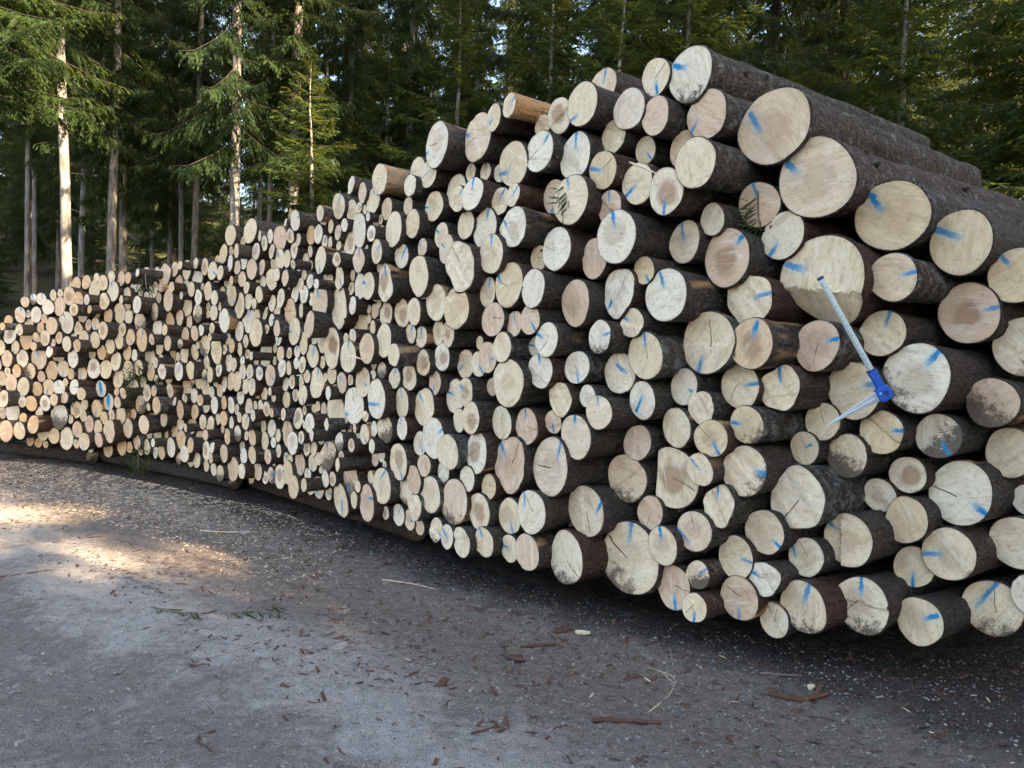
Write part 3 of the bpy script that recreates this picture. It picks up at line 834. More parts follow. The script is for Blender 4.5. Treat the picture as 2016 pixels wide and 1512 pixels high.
Z30 -5.330 9.179 1.749 0.1351 27.0 .y a340,0.90,0.40
Z31 -3.098 7.819 0.467 0.1031 44.9 .h -
Z32 -3.797 8.510 1.794 0.0931 39.7 .y -
Z33 -5.695 9.142 0.517 0.1094 24.4 .o -
Z34 -4.563 8.718 0.524 0.1258 33.5 .r -
Z35 -4.929 9.088 1.894 0.0907 30.4 .y -
Z36 -6.198 9.502 0.975 0.1171 21.9 .o -
Z37 -5.930 9.438 1.134 0.1060 23.2 .D -
Z38 -4.914 9.024 1.215 0.1222 30.5 .h -
Z39 -4.210 8.675 1.762 0.1217 36.5 .D -
Z40 -3.760 8.508 1.469 0.0894 40.0 .y a10,0.90,0.11
Z41 -5.720 9.378 0.387 0.0985 24.3 . -
Z42 -5.834 9.325 0.753 0.0985 23.7 .y -
Z43 -3.359 8.309 1.925 0.0866 43.0 . a180,0.90,0.02
Z44 -3.932 8.556 1.507 0.0958 38.7 . -
Z45 -5.110 8.965 0.996 0.0925 28.9 . a90,0.90,0.03
Z46 -3.578 8.245 1.252 0.1015 41.4 . a20,0.90,0.02
Z47 -3.909 8.607 2.299 0.1291 38.9 .r -
Z48 -4.336 8.687 0.570 0.1137 35.4 . -
Z49 -4.102 8.652 0.365 0.0923 37.4 . a180,0.90,0.22
Z50 -6.537 9.649 0.853 0.1375 20.2 .o a90,0.90,0.04
Z51 -4.170 8.639 0.844 0.1084 36.8 .D -
Z52 -6.918 9.857 0.655 0.1334 17.9 . -
Z53 -6.398 9.424 0.377 0.0958 21.0 .o -
Z54 -3.591 8.503 0.811 0.0886 41.3 .h -
Z55 -4.449 8.843 2.064 0.1056 34.4 . a0,0.90,0.31
Z56 -5.122 9.146 1.840 0.0961 28.8 . -
Z57 -6.808 9.717 0.348 0.1204 18.5 .h a90,0.90,0.46
Z58 -3.383 8.213 0.825 0.0846 42.8 .o -
Z59 -5.550 9.397 1.363 0.1166 25.1 .y -
Z60 -5.544 9.240 1.701 0.1109 25.2 .y -
Z61 -5.794 9.377 0.926 0.0955 23.9 .y -
Z62 -5.177 9.135 0.714 0.1042 28.3 .h a300,0.90,0.46
Z63 -3.437 8.339 2.262 0.1052 42.4 . -
Z64 -3.355 8.102 1.663 0.0850 43.0 .o -
Z65 -3.323 8.313 1.761 0.0927 43.3 .D -
Z66 -5.118 9.052 2.012 0.0958 28.8 .o a90,0.90,0.18
Z67 -5.112 9.309 0.910 0.1200 28.8 .r -
Z68 -3.250 8.164 0.906 0.0857 43.8 . -
Z69 -3.865 8.493 0.337 0.0847 39.2 .o -
Z70 -6.816 9.772 1.526 0.1180 18.5 .y -
Z71 -4.399 8.773 1.420 0.0900 34.9 .o -
Z72 -3.346 8.023 0.489 0.0819 43.1 .y a20,0.90,0.21
Z73 -4.631 8.893 2.119 0.1215 32.9 . a340,0.90,0.48
Z74 -5.387 9.217 1.191 0.1038 26.5 . a180,0.90,0.41
Z75 -3.960 8.556 1.697 0.1113 38.5 .o -
Z76 -4.358 8.810 1.007 0.1205 35.2 .y -
Z77 -3.120 7.960 0.708 0.0995 44.8 . -
Z78 -3.435 8.190 2.130 0.0823 42.4 .y -
Z79 -3.885 8.676 1.350 0.0941 39.1 . -
Z80 -4.021 8.762 1.047 0.0925 38.1 .o -
Z81 -3.844 8.301 0.871 0.1006 39.4 .y -
Z82 -6.890 9.763 1.124 0.1153 18.1 .y -
Z83 -6.479 9.629 1.201 0.1073 20.5 . -
Z84 -3.344 8.253 0.561 0.1127 43.1 .o a150,0.90,0.23
Z85 -4.019 8.401 0.646 0.1054 38.1 .y -
Z86 -3.183 8.001 1.361 0.0792 44.3 . a340,0.90,0.30
Z87 -3.761 8.377 2.014 0.1205 40.0 . -
Z88 -3.186 8.010 2.104 0.1043 44.3 . -
Z89 -5.621 9.369 1.157 0.1238 24.7 .o -
Z90 -3.717 8.402 0.405 0.1092 40.3 . -
Z91 -5.311 9.172 0.358 0.1378 27.2 . -
Z92 -3.350 8.212 1.168 0.1034 43.1 . a10,0.90,0.33
Z93 -3.980 8.642 0.513 0.1003 38.4 . a10,0.90,0.33
Z94 -3.546 8.358 1.953 0.1145 41.6 . -
Z95 -4.061 8.624 1.215 0.1044 37.7 .o a20,0.90,0.24
Z96 -4.943 8.993 0.564 0.1054 30.3 .o a340,0.90,0.40
Z97 -4.541 8.859 1.115 0.1167 33.7 . a340,0.90,0.31
Z98 -3.466 8.340 0.665 0.1031 42.2 . -
Z99 -3.588 8.428 2.354 0.1108 41.3 . -
Z100 -6.180 9.385 0.397 0.1346 22.0 .y -
Z101 -4.171 8.522 1.960 0.0982 36.8 . -
Z102 -3.702 8.500 2.208 0.0997 40.4 .o a180,0.90,0.26
Z103 -3.577 8.326 0.503 0.1023 41.4 .y -
Z104 -4.213 8.808 2.303 0.0995 36.4 . -
Z105 -6.442 9.553 1.603 0.1068 20.7 .y -
Z106 -4.849 8.980 0.751 0.1079 31.1 .o a200,0.90,0.36
Z107 -5.514 9.256 0.375 0.1001 25.4 . -
Z108 -4.654 8.730 1.664 0.1023 32.7 .h -
Z109 -5.657 9.287 1.551 0.0988 24.6 .o -
Z110 -5.451 9.250 0.957 0.1019 26.0 . a340,0.90,0.25
Z111 -4.099 8.748 0.665 0.1002 37.4 .o -
Z112 -4.758 8.940 2.004 0.0972 31.8 .r -
Z113 -3.569 8.271 0.834 0.1039 41.4 .y -
Z114 -3.804 8.411 0.713 0.0844 39.7 . -
Z115 -5.107 9.121 1.144 0.0909 28.9 . a200,0.90,0.08
Z116 -5.807 9.361 1.830 0.1050 23.8 . -
Z117 -3.542 8.377 1.076 0.1065 41.6 .y a90,0.90,0.29
Z118 -3.735 8.388 1.031 0.0853 40.2 . -
Z119 -4.487 8.856 0.328 0.1022 34.1 .y -
Z120 -3.400 8.212 1.464 0.0867 42.7 . -
Z121 -4.316 8.679 1.597 0.0947 35.6 .y a150,0.90,0.35
Z122 -6.253 9.504 1.279 0.1077 21.7 .y -
Z123 -4.722 8.966 1.837 0.0928 32.1 .y -
Z124 -4.711 8.771 0.411 0.0877 32.2 .y -
Z125 -4.719 8.921 1.217 0.1171 32.2 . -
Z126 -5.624 9.324 0.954 0.1038 24.7 .y a200,0.90,0.06
Z127 -5.956 9.293 0.418 0.1099 23.1 . a0,0.90,0.23
Z128 -4.689 8.936 0.278 0.0890 32.4 .y a150,0.90,0.39
Z129 -3.460 8.146 0.377 0.0954 42.2 .y -
Z130 -3.254 8.088 2.360 0.0929 43.8 .h -
Z131 -4.754 8.891 1.412 0.0881 31.9 .y -
Z132 -6.924 9.811 1.336 0.1089 17.9 .y -
Z133 -4.246 8.717 0.406 0.0876 36.2 .o -
Z134 -3.097 7.880 1.241 0.0791 44.9 . -
Z135 -3.728 8.516 0.566 0.0849 40.2 . -
Z136 -4.351 8.851 2.208 0.1033 35.3 . -
Z137 -3.973 8.517 1.887 0.0972 38.4 .D -
Z138 -3.542 8.298 1.432 0.0971 41.6 .r a20,0.90,0.32
Z139 -4.387 8.766 1.219 0.1158 35.0 . -
Z140 -5.239 9.032 1.495 0.0928 27.8 . -
Z141 -5.214 9.338 1.353 0.1003 28.0 .r -
Z142 -3.223 8.034 1.538 0.1167 44.0 .D -
Z143 -3.757 8.514 2.364 0.0863 40.0 . -
Z144 -5.988 9.412 0.946 0.1209 23.0 . -
Z145 -3.389 8.203 0.999 0.0852 42.8 . -
Z146 -4.624 8.831 1.488 0.0951 33.0 . -
Z147 -3.657 8.429 1.830 0.0904 40.8 .r -
Z148 -5.772 9.537 0.561 0.1037 24.0 .h -
Z149 -4.181 8.758 2.036 0.0867 36.7 . -
Z150 -6.176 9.317 0.796 0.1066 22.1 .h -
Z151 -3.339 8.115 1.875 0.1017 43.1 .D a0,0.90,0.26
Z152 -3.777 8.286 1.240 0.0848 39.9 .y -
Z153 -5.285 9.301 2.212 0.0916 27.4 .y -
Z154 -3.307 8.099 0.322 0.0817 43.4 . -
Z155 -4.451 8.753 0.706 0.1064 34.4 . -
Z156 -3.320 8.092 2.039 0.0862 43.3 .r -
Z157 -3.739 8.328 1.549 0.0861 40.2 . -
Z158 -4.059 8.733 2.315 0.0889 37.7 .o -
Z159 -3.813 8.536 1.197 0.1071 39.6 .y a20,0.90,0.16
Z160 -5.114 9.049 0.488 0.0992 28.8 .o a200,0.90,0.18
Z161 -4.391 8.783 1.831 0.0857 34.9 . -
Z162 -4.786 8.965 2.219 0.0929 31.6 . -
Z163 -3.745 8.626 1.013 0.0994 40.1 .o -
Z164 -4.791 8.903 0.538 0.0905 31.6 .y -
Z165 -3.832 8.636 0.705 0.0899 39.5 . -
Z166 -5.273 9.131 2.061 0.1083 27.5 .h -
Z167 -6.792 9.685 0.945 0.1012 18.6 .y a20,0.90,0.07
Z168 -4.094 8.678 1.391 0.1003 37.4 . a200,0.90,0.18
Z169 -3.784 8.624 2.025 0.0853 39.8 .h -
Z170 -4.526 8.861 2.266 0.0884 33.8 .y a150,0.90,0.34
Z171 -3.744 8.532 1.634 0.0939 40.1 . -
Z172 -3.234 8.101 1.094 0.0936 43.9 . a20,0.90,0.22
Z173 -5.993 9.420 0.558 0.0692 22.9 .y -
Z174 -4.282 8.696 1.397 0.0695 35.9 . -
Z175 -3.619 8.410 0.667 0.0739 41.1 . -
Z176 -5.286 9.075 0.853 0.0698 27.4 .r -
Z177 -3.005 7.719 0.515 0.0587 45.4 . a0,0.90,0.38
Z178 -6.108 9.472 1.135 0.0821 22.4 .o -
Z179 -5.039 9.060 0.787 0.0720 29.5 . -
Z180 -3.970 8.604 2.049 0.0626 38.4 . -
Z181 -5.979 9.421 1.985 0.0706 23.0 . a10,0.90,0.24
Z182 -5.796 9.343 1.555 0.0693 23.9 .r -
Z183 -5.977 9.494 1.701 0.0845 23.0 . a0,0.90,0.42
Z184 -5.154 9.114 1.682 0.0796 28.5 .r -
Z185 -5.021 9.090 1.725 0.0690 29.6 . -
Z186 -5.726 9.312 0.645 0.0726 24.2 .y -
Z187 -5.102 9.175 2.233 0.0896 28.9 .y -
Z188 -4.292 8.715 0.726 0.0657 35.8 .y a200,0.90,0.07
Z189 -6.289 9.583 1.745 0.0766 21.5 .o -
Z190 -3.695 8.299 2.153 0.0606 40.5 .r -
Z191 -6.670 9.666 0.455 0.0800 19.4 . -
Z192 -3.850 8.570 0.525 0.0645 39.3 . -
Z193 -6.409 9.632 1.029 0.0986 20.9 . -
Z194 -5.438 9.212 1.562 0.0750 26.1 .o -
Z195 -6.646 9.715 1.504 0.0741 19.5 .h -
Z196 -4.110 8.729 0.510 0.0752 37.3 . -
Z197 -4.943 8.907 2.014 0.0653 30.3 .y -
Z198 -4.208 8.759 1.099 0.0769 36.5 .o -
Z199 -4.264 8.503 2.251 0.0661 36.0 .y -
Z200 -3.979 8.588 0.315 0.0691 38.4 . a340,0.90,0.32
Z201 -4.405 8.583 0.865 0.0693 34.8 .y -
Z202 -4.690 8.979 1.688 0.0844 32.4 . -
Z203 -3.179 8.033 0.281 0.0666 44.3 . -
Z204 -3.931 8.364 1.583 0.0628 38.7 .h -
Z205 -4.828 9.200 0.986 0.0674 31.2 . a150,0.90,0.28
Z206 -3.987 8.762 1.863 0.0629 38.3 . a0,0.90,0.35
Z207 -4.438 8.734 1.682 0.0808 34.5 .h -
Z208 -5.735 9.337 1.675 0.0720 24.2 .o -
Z209 -6.392 9.641 0.595 0.0796 21.0 .o -
Z210 -4.708 8.868 0.657 0.0776 32.3 .y -
Z211 -3.466 8.325 0.284 0.0802 42.2 .y -
Z212 -3.354 8.218 1.327 0.0727 43.0 . -
Z213 -5.013 8.843 1.480 0.0770 29.7 .y -
Z214 -5.939 9.249 1.642 0.0728 23.2 . a200,0.90,0.08
Z215 -4.269 8.956 1.685 0.0824 36.0 .o -
Z216 -5.732 9.338 2.023 0.0782 24.2 . a10,0.90,0.17
Z217 -4.994 8.900 0.922 0.0753 29.8 . -
Z218 -5.551 9.272 2.070 0.0696 25.1 . a10,0.90,0.48
Z219 -6.594 9.604 1.637 0.0751 19.8 . -
Z220 -3.910 8.392 1.021 0.0636 38.9 .o a20,0.90,0.06
Z221 -3.613 8.359 0.293 0.0681 41.1 .D -
Z222 -4.357 8.776 0.337 0.0664 35.2 .y -
Z223 -3.255 8.025 1.698 0.0612 43.8 . a10,0.90,0.42
Z224 -5.086 8.901 1.894 0.0746 29.1 .h -
Z225 -3.873 8.335 1.332 0.0646 39.2 . a90,0.90,0.49
Z226 -5.961 9.510 0.278 0.0759 23.1 .y -
Z227 -3.095 7.902 1.720 0.0585 45.0 . -
Z228 -6.145 9.496 1.424 0.0845 22.2 . a200,0.90,0.50
Z229 -3.763 8.307 1.691 0.0604 40.0 .o -
Z230 -3.376 8.152 2.400 0.0608 42.9 . a200,0.90,0.40
Z231 -5.773 9.421 1.078 0.0711 24.0 .y -
Z232 -5.856 9.388 2.019 0.0683 23.6 .D a340,0.90,0.17
Z233 -5.054 9.064 0.654 0.0720 29.3 . -
Z234 -4.903 9.027 1.740 0.0773 30.6 . a180,0.90,0.17
Z235 -3.510 8.336 1.784 0.0780 41.9 .o -
Z236 -3.101 7.799 0.631 0.0580 44.9 .o -
Z237 -3.995 8.656 0.695 0.0637 38.2 . -
Z238 -3.130 8.016 1.056 0.0611 44.7 . a10,0.90,0.15
Z239 -5.256 9.151 1.137 0.0680 27.6 .y -
Z240 -4.337 8.561 0.971 0.0655 35.4 .y -
Z241 -6.458 9.629 0.458 0.0719 20.6 . -
Z242 -4.974 9.096 1.391 0.0728 30.0 . -
Z243 -3.198 7.985 1.238 0.0577 44.2 .D a180,0.90,0.44
Z244 -3.246 7.996 0.969 0.0598 43.8 .o -
Z245 -4.663 8.913 2.287 0.0749 32.6 . a150,0.90,0.34
Z246 -4.217 8.821 1.906 0.0745 36.4 .h -
Z247 -5.423 9.094 0.827 0.0736 26.2 . -
Z248 -5.977 9.379 0.766 0.0758 23.0 . -
Z249 -4.595 8.821 0.694 0.0677 33.2 .h -
Z250 -3.646 8.378 1.404 0.0534 40.8 .o -
Z251 -4.897 8.889 1.903 0.0485 30.7 .o a10,0.90,0.10
Z252 -6.200 9.330 1.676 0.0494 21.9 .o a200,0.90,0.01
Z253 -6.942 9.872 0.488 0.0533 17.7 . a90,0.90,0.22
Z254 -3.334 8.139 1.542 0.0495 43.2 . -
Z255 -3.542 8.192 1.547 0.0526 41.6 .D a20,0.90,0.24
Z256 -5.499 9.127 1.393 0.0644 25.6 .r a20,0.90,0.46
Z257 -3.208 8.082 1.952 0.0487 44.1 . a150,0.90,0.14
Z258 -3.729 8.461 1.338 0.0502 40.2 .h -
Z259 -5.252 9.148 0.595 0.0560 27.7 . a10,0.90,0.14
Z260 -4.936 9.021 0.274 0.0538 30.3 . -
Z261 -3.515 8.248 0.963 0.0513 41.8 . a20,0.90,0.29
Z262 -3.449 8.295 1.133 0.0464 42.3 .D -
Z263 -3.012 7.722 0.406 0.0579 45.4 .y -
Z264 -6.832 9.878 0.826 0.0714 18.4 .o -
Z265 -3.877 8.484 1.371 0.0489 39.1 . -
Z266 -5.838 9.469 0.255 0.0614 23.7 .y a20,0.90,0.40
Z267 -3.901 8.495 2.153 0.0462 38.9 . a90,0.90,0.41
Z268 -3.659 8.328 0.919 0.0479 40.7 .y a300,0.90,0.20
Z269 -3.528 8.122 2.372 0.0477 41.7 . -
Z270 -3.986 8.687 1.949 0.0485 38.3 . -
Z271 -5.536 9.254 1.498 0.0529 25.3 . a90,0.90,0.30
Z272 -4.540 8.819 0.967 0.0485 33.7 .o -
Z273 -6.877 9.975 0.267 0.0603 18.1 .o a0,0.90,0.08
Z274 -4.721 9.142 0.264 0.0648 32.1 . -
Z275 -6.702 9.730 0.729 0.0616 19.2 .o -
Z276 -3.411 8.038 0.669 0.0471 42.6 . -
Z277 -3.197 8.062 1.868 0.0434 44.2 .y -
Z278 -5.042 8.898 0.337 0.0562 29.4 .o a20,0.90,0.11
Z279 -3.906 8.381 0.454 0.0502 38.9 .o -
Z280 -3.044 7.722 1.628 0.0413 45.2 . -
Z281 -6.750 9.722 1.185 0.0526 18.9 . -
Z282 -4.398 8.625 2.014 0.0478 34.9 . -
Z283 -6.941 9.821 1.630 0.0614 17.8 .h -
Z284 -4.892 9.023 2.280 0.0570 30.7 . -
Z285 -4.280 8.908 0.445 0.0543 35.9 .o -
Z286 -3.307 8.159 2.152 0.0473 43.4 .y a300,0.90,0.01
Z287 -4.947 9.061 0.417 0.0499 30.2 .o a300,0.90,0.19
Z288 -5.726 9.439 0.248 0.0554 24.2 .o a90,0.90,0.16
Z289 -4.271 8.805 2.105 0.0488 36.0 .y a200,0.90,0.03
Z290 -4.558 9.081 1.051 0.0545 33.5 . a20,0.90,0.47
Z291 -6.258 9.525 1.121 0.0591 21.7 .h -
Z292 -6.220 9.635 0.794 0.0536 21.8 .h -
Z293 -5.768 9.256 1.449 0.0539 24.0 .y -
Z294 -4.390 8.762 1.957 0.0535 34.9 .y a180,0.90,0.31
Z295 -3.567 8.374 2.198 0.0444 41.4 . a340,0.90,0.22
Z296 -5.438 9.232 2.092 0.0520 26.1 .h -
Z297 -5.960 9.450 1.841 0.0506 23.1 .h a300,0.90,0.05
Z298 -5.673 9.300 1.786 0.0609 24.5 .o a340,0.90,0.06
Z299 -5.250 9.202 1.590 0.0530 27.7 . -
Z300 -3.555 8.439 1.524 0.0485 41.5 .y -
Z301 -4.236 8.788 0.292 0.0467 36.2 .h -
Z302 -4.223 8.735 0.978 0.0531 36.4 .o -
Z303 -4.581 8.973 0.495 0.0493 33.3 . a150,0.90,0.43
Z304 -5.316 9.255 0.837 0.0509 27.1 . -
Z305 -3.548 8.213 2.060 0.0445 41.6 . -
Z306 -5.348 9.202 1.035 0.0494 26.9 . -
Z307 -6.469 9.654 0.262 0.0617 20.6 .h -
Z308 -4.040 8.540 0.833 0.0458 37.9 . -
Z309 -3.968 8.554 1.148 0.0453 38.4 .D -
Z310 -4.131 8.442 2.307 0.0480 37.1 .r a340,0.90,0.29
Y1 -1.096 5.796 2.436 0.0638 53.0 .Rh -
Y2 -0.994 5.949 0.754 0.0593 53.0 .Ry -
Y3 -1.875 6.900 2.336 0.0689 50.5 .R -
Y4 -2.453 7.494 1.744 0.0672 48.1 .Rh -
Y5 -1.628 6.725 2.345 0.0672 51.4 .R -
Y6 -1.053 5.919 0.957 0.0629 53.0 .R a180,.90,0.21
Y7 -1.628 6.601 0.801 0.0706 51.4 .Ry -
Y8 -2.039 7.060 2.196 0.0730 49.8 .Rh a180,.90,0.08
Y9 -2.985 7.818 1.299 0.0729 45.5 .Rh -
Y10 -1.220 6.053 0.372 0.0699 53.0 .Ry -
Y11 -1.460 6.341 0.483 0.0625 52.1 .Rh -
Y12 -1.086 6.023 1.469 0.0591 53.0 .R -
Y13 -1.962 7.125 2.492 0.0688 50.1 .Rh -
Y14 -1.092 5.970 1.742 0.0548 53.0 .Ry -
Y15 -1.757 6.769 0.319 0.0623 50.9 .Rh -
Y16 -2.374 7.345 1.869 0.0670 48.5 .R -
Y17 -2.408 7.501 2.051 0.0646 48.3 .Ry -
Y18 -1.105 6.054 2.554 0.0550 53.0 .Ry a180,.90,0.35
Y19 -1.092 6.032 1.869 0.0600 53.0 .R -
Y20 -2.986 7.811 2.280 0.0738 45.5 .R -
Y21 -2.721 7.710 1.037 0.0852 46.8 .R -
Y22 -2.969 7.947 2.191 0.0678 45.6 .Rh -
Y23 -1.973 6.926 2.034 0.0780 50.1 .Ry -
Y24 -1.790 6.721 2.138 0.0685 50.8 .R -
Y25 -1.053 6.006 2.478 0.0593 53.0 .Rh -
Y26 -2.138 7.088 0.596 0.0625 49.4 .R -
Y27 -2.379 7.388 1.093 0.0695 48.4 .R -
Y28 -2.053 6.875 2.176 0.0794 49.7 .Ry -
Y29 -3.018 7.966 2.076 0.0754 45.4 .Rh a180,.90,0.27
Y30 -2.148 7.095 0.738 0.0643 49.4 .R -
Y31 -1.769 6.720 0.443 0.0649 50.9 .R a0,.90,0.17
Y32 -1.617 6.631 1.032 0.0673 51.5 .R -
Y33 -1.251 6.051 0.806 0.0574 53.0 .Rh -
Y34 -1.584 6.586 2.597 0.0582 51.6 .Ry -
Y35 -1.948 7.084 2.652 0.0609 50.2 .Ry -
Y36 -0.986 6.003 1.278 0.0548 53.0 .Ry a0,.90,0.18
Y37 -1.535 6.531 0.323 0.0613 51.8 .Ry a90,.90,0.04
Y38 -2.586 7.389 0.343 0.0762 47.5 .R -
Y39 -0.927 5.822 0.327 0.0547 53.0 .Rh -
Y40 -1.444 6.423 2.305 0.0724 52.2 .R a0,.90,0.09
Y41 -1.503 6.296 1.199 0.0586 51.9 .R -
Y42 -1.326 6.296 0.918 0.0555 52.7 .Ry a90,.90,0.37
Y43 -1.489 6.188 0.949 0.0540 52.0 .R -
Y44 -1.957 6.979 2.302 0.0634 50.1 .Ry a90,.90,0.12
Y45 -2.773 7.697 2.329 0.0729 46.6 .R -
Y46 -1.017 5.968 2.376 0.0548 53.0 .R a90,.90,0.31
Y47 -1.350 6.012 0.655 0.0562 52.6 .R -
Y48 -1.799 6.742 1.309 0.0612 50.8 .R -
Y49 -2.419 7.411 2.170 0.0676 48.3 .Ry -
Y50 -1.266 6.056 1.671 0.0569 52.9 .R a0,.90,0.32
Y51 -1.048 5.822 0.835 0.0569 53.0 .R -
Y52 -2.444 7.507 0.488 0.0838 48.2 .Ry -
Y53 -2.474 7.420 1.854 0.0712 48.1 .R -
Y54 -1.056 6.027 0.707 0.0570 53.0 .R -
Y55 -2.082 7.067 1.216 0.0653 49.6 .R -
Y56 -2.244 7.291 0.474 0.0664 49.0 .R -
Y57 -1.623 6.572 1.442 0.0588 51.5 .Ry -
Y58 -2.031 6.933 2.554 0.0670 49.8 .Rh a20,.90,0.17
Y59 -1.802 6.616 0.785 0.0584 50.8 .Rh a180,.90,0.10
Y60 -2.897 7.944 1.858 0.0724 46.0 .Rh -
Y61 -2.217 7.040 1.800 0.0607 49.1 .R a90,.90,0.15
Y62 -1.575 6.561 2.141 0.0625 51.7 .R -
Y63 -1.409 6.316 2.572 0.0573 52.3 .R -
Y64 -2.054 6.926 0.951 0.0605 49.7 .R -
Y65 -1.681 6.691 0.929 0.0644 51.2 .R -
Y66 -2.015 6.931 1.370 0.0650 49.9 .Ry -
Y67 -2.313 7.262 2.589 0.0687 48.7 .Ry -
Y68 -2.610 7.632 2.098 0.0707 47.4 .Rh -
Y69 -1.644 6.630 2.474 0.0594 51.4 .Rh a20,.90,0.04
Y70 -1.436 6.177 2.277 0.0588 52.2 .Rh -
Y71 -1.722 6.436 0.406 0.0597 51.1 .Ry -
Y72 -2.545 7.694 1.071 0.0672 47.7 .Ry -
Y73 -1.637 6.563 0.614 0.0597 51.4 .R -
Y74 -2.317 7.275 0.307 0.0624 48.7 .Rh -
Y75 -1.767 6.693 1.984 0.0582 50.9 .Ry -
Y76 -2.129 7.252 2.058 0.0648 49.4 .Rh -
Y77 -1.821 6.923 1.067 0.0646 50.7 .Rh -
Y78 -1.327 6.258 2.056 0.0544 52.6 .Rh -
Y79 -1.966 6.988 1.125 0.0625 50.1 .Rh a0,.90,0.35
Y80 -1.047 6.124 0.257 0.0629 53.0 .Ry a20,.90,0.39
Y81 -1.186 6.106 2.355 0.0415 53.0 .R a90,.90,0.19
Y82 -1.269 6.255 1.413 0.0424 52.9 .R -
Y83 -1.142 5.921 2.581 0.0361 53.0 .R a20,.90,0.24
Y84 -1.304 6.181 1.317 0.0457 52.7 .R -
Y85 -1.515 6.542 0.802 0.0424 51.9 .R -
Y86 -1.092 6.048 1.978 0.0368 53.0 .R -
Y87 -2.488 7.489 2.621 0.0537 48.0 .R -
Y88 -1.142 6.007 1.044 0.0447 53.0 .R -
Y89 -1.754 6.848 0.401 0.0433 50.9 .R -
Y90 -3.030 8.013 1.598 0.0490 45.3 .Ry -
Y91 -1.719 6.733 1.732 0.0417 51.1 .Rh -
Y92 -2.909 7.955 0.476 0.0494 45.9 .Ry -
Y93 -1.491 6.481 1.244 0.0394 52.0 .Ry a90,.90,0.36
Y94 -1.086 6.026 0.563 0.0519 53.0 .R -
Y95 -1.470 6.531 1.401 0.0411 52.1 .R a300,.90,0.38
Y96 -2.485 7.362 1.959 0.0531 48.0 .R a180,.90,0.19
Y97 -1.812 6.826 2.285 0.0445 50.7 .Ry -
Y98 -1.649 6.388 2.093 0.0431 51.4 .R a300,.90,0.19
Y99 -3.107 8.063 1.768 0.0564 44.9 .R -
Y100 -2.253 7.285 1.422 0.0438 48.9 .Ry -
Y101 -1.319 6.256 2.160 0.0477 52.7 .Ry a0,.90,0.31
Y102 -1.827 6.774 0.881 0.0421 50.6 .R -
Y103 -2.412 7.177 0.909 0.0583 48.3 .R -
Y104 -1.202 6.099 2.662 0.0441 53.0 .R -
Y105 -0.982 5.996 1.125 0.0431 53.0 .Ry a300,.90,0.19
Y106 -2.193 7.271 1.823 0.0525 49.2 .R -
Y107 -3.165 8.177 2.210 0.0571 44.4 .Ry -
Y108 -1.372 6.346 2.265 0.0443 52.5 .R a300,.90,0.05
Y109 -1.343 6.108 0.708 0.0408 52.6 .Rh -
Y110 -1.624 6.608 0.517 0.0398 51.5 .R -
Y111 -1.575 6.478 1.315 0.0440 51.7 .Ry a0,.90,0.33
Y112 -2.249 7.312 1.310 0.0450 49.0 .Rh a180,.90,0.19
Y113 -2.828 7.691 2.195 0.0473 46.3 .Ry -
Y114 -1.078 5.967 1.375 0.0382 53.0 .R -
Y115 -1.371 6.392 0.767 0.0416 52.5 .R -
Y116 -1.821 6.838 2.412 0.0546 50.7 .R -
Y117 -1.277 6.246 2.707 0.0445 52.8 .Rh a90,.90,0.19
Y118 -1.070 6.092 1.780 0.0478 53.0 .Rh -
Y119 -2.465 7.624 2.404 0.0480 48.1 .Rh a0,.90,0.21
Y120 -1.808 6.790 0.807 0.0416 50.7 .R -
Y121 -2.743 7.675 0.912 0.0563 46.7 .Rh a180,.90,0.06
Y122 -1.033 5.980 0.832 0.0403 53.0 .Rh -
Y123 -3.114 8.052 2.430 0.0556 44.8 .Ry -
Y124 -1.341 6.246 0.999 0.0416 52.6 .R -
Y125 -2.589 7.519 0.673 0.0478 47.5 .R -
Y126 -3.017 8.001 1.364 0.0527 45.4 .R -
Y127 -1.090 6.050 1.568 0.0395 53.0 .R -
Y128 -2.888 7.917 1.719 0.0545 46.0 .Rh -
Y129 -2.466 7.509 0.653 0.0527 48.1 .Ry -
Y130 -2.303 7.167 1.718 0.0431 48.7 .Rh -
Y131 -2.610 7.556 1.475 0.0461 47.4 .Rh a90,.90,0.13
Y132 -1.827 6.797 1.006 0.0444 50.7 .Rh -
Y133 -2.964 7.758 1.939 0.0475 45.6 .R -
Y134 -0.961 5.907 0.682 0.0361 53.0 .Rh -
Y135 -3.091 8.015 1.157 0.0581 45.0 .R -
Y136 -2.900 7.742 1.508 0.0516 45.9 .Rh a300,.90,0.22
Y137 -2.252 7.288 1.545 0.0476 49.0 .R -
Y138 -2.217 7.044 1.147 0.0417 49.1 .R -
Y139 -1.050 5.978 1.925 0.0376 53.0 .R -
Y140 -1.240 6.092 0.938 0.0385 53.0 .R -
Y141 -2.049 7.056 0.938 0.0428 49.8 .R -
Y142 -2.195 7.036 0.950 0.0434 49.2 .Ry -
Y143 -1.187 6.029 0.485 0.0507 53.0 .R -
Y144 -1.011 5.961 2.282 0.0357 53.0 .Rh -
Y145 -1.149 6.097 1.885 0.0362 53.0 .Ry a20,.90,0.38
Y146 -2.881 7.810 2.506 0.0517 46.0 .Ry -
Y147 -3.077 8.095 0.882 0.0501 45.1 .Ry -
Y148 -1.151 6.121 1.810 0.0382 53.0 .R -
Y149 -2.148 7.195 1.730 0.0485 49.4 .Ry -
Y150 -3.086 8.038 1.667 0.0512 45.0 .R -
Y151 -3.088 8.030 0.367 0.0530 45.0 .Rh -
Y152 -1.943 6.734 2.282 0.0413 50.2 .Rh -
Y153 -2.494 7.484 0.976 0.0487 48.0 .R -
Y154 -1.125 6.092 0.996 0.0392 53.0 .Rh -
Y155 -1.043 5.916 2.562 0.0373 53.0 .Rh -
Y156 -1.738 6.761 1.027 0.0407 51.0 .R -
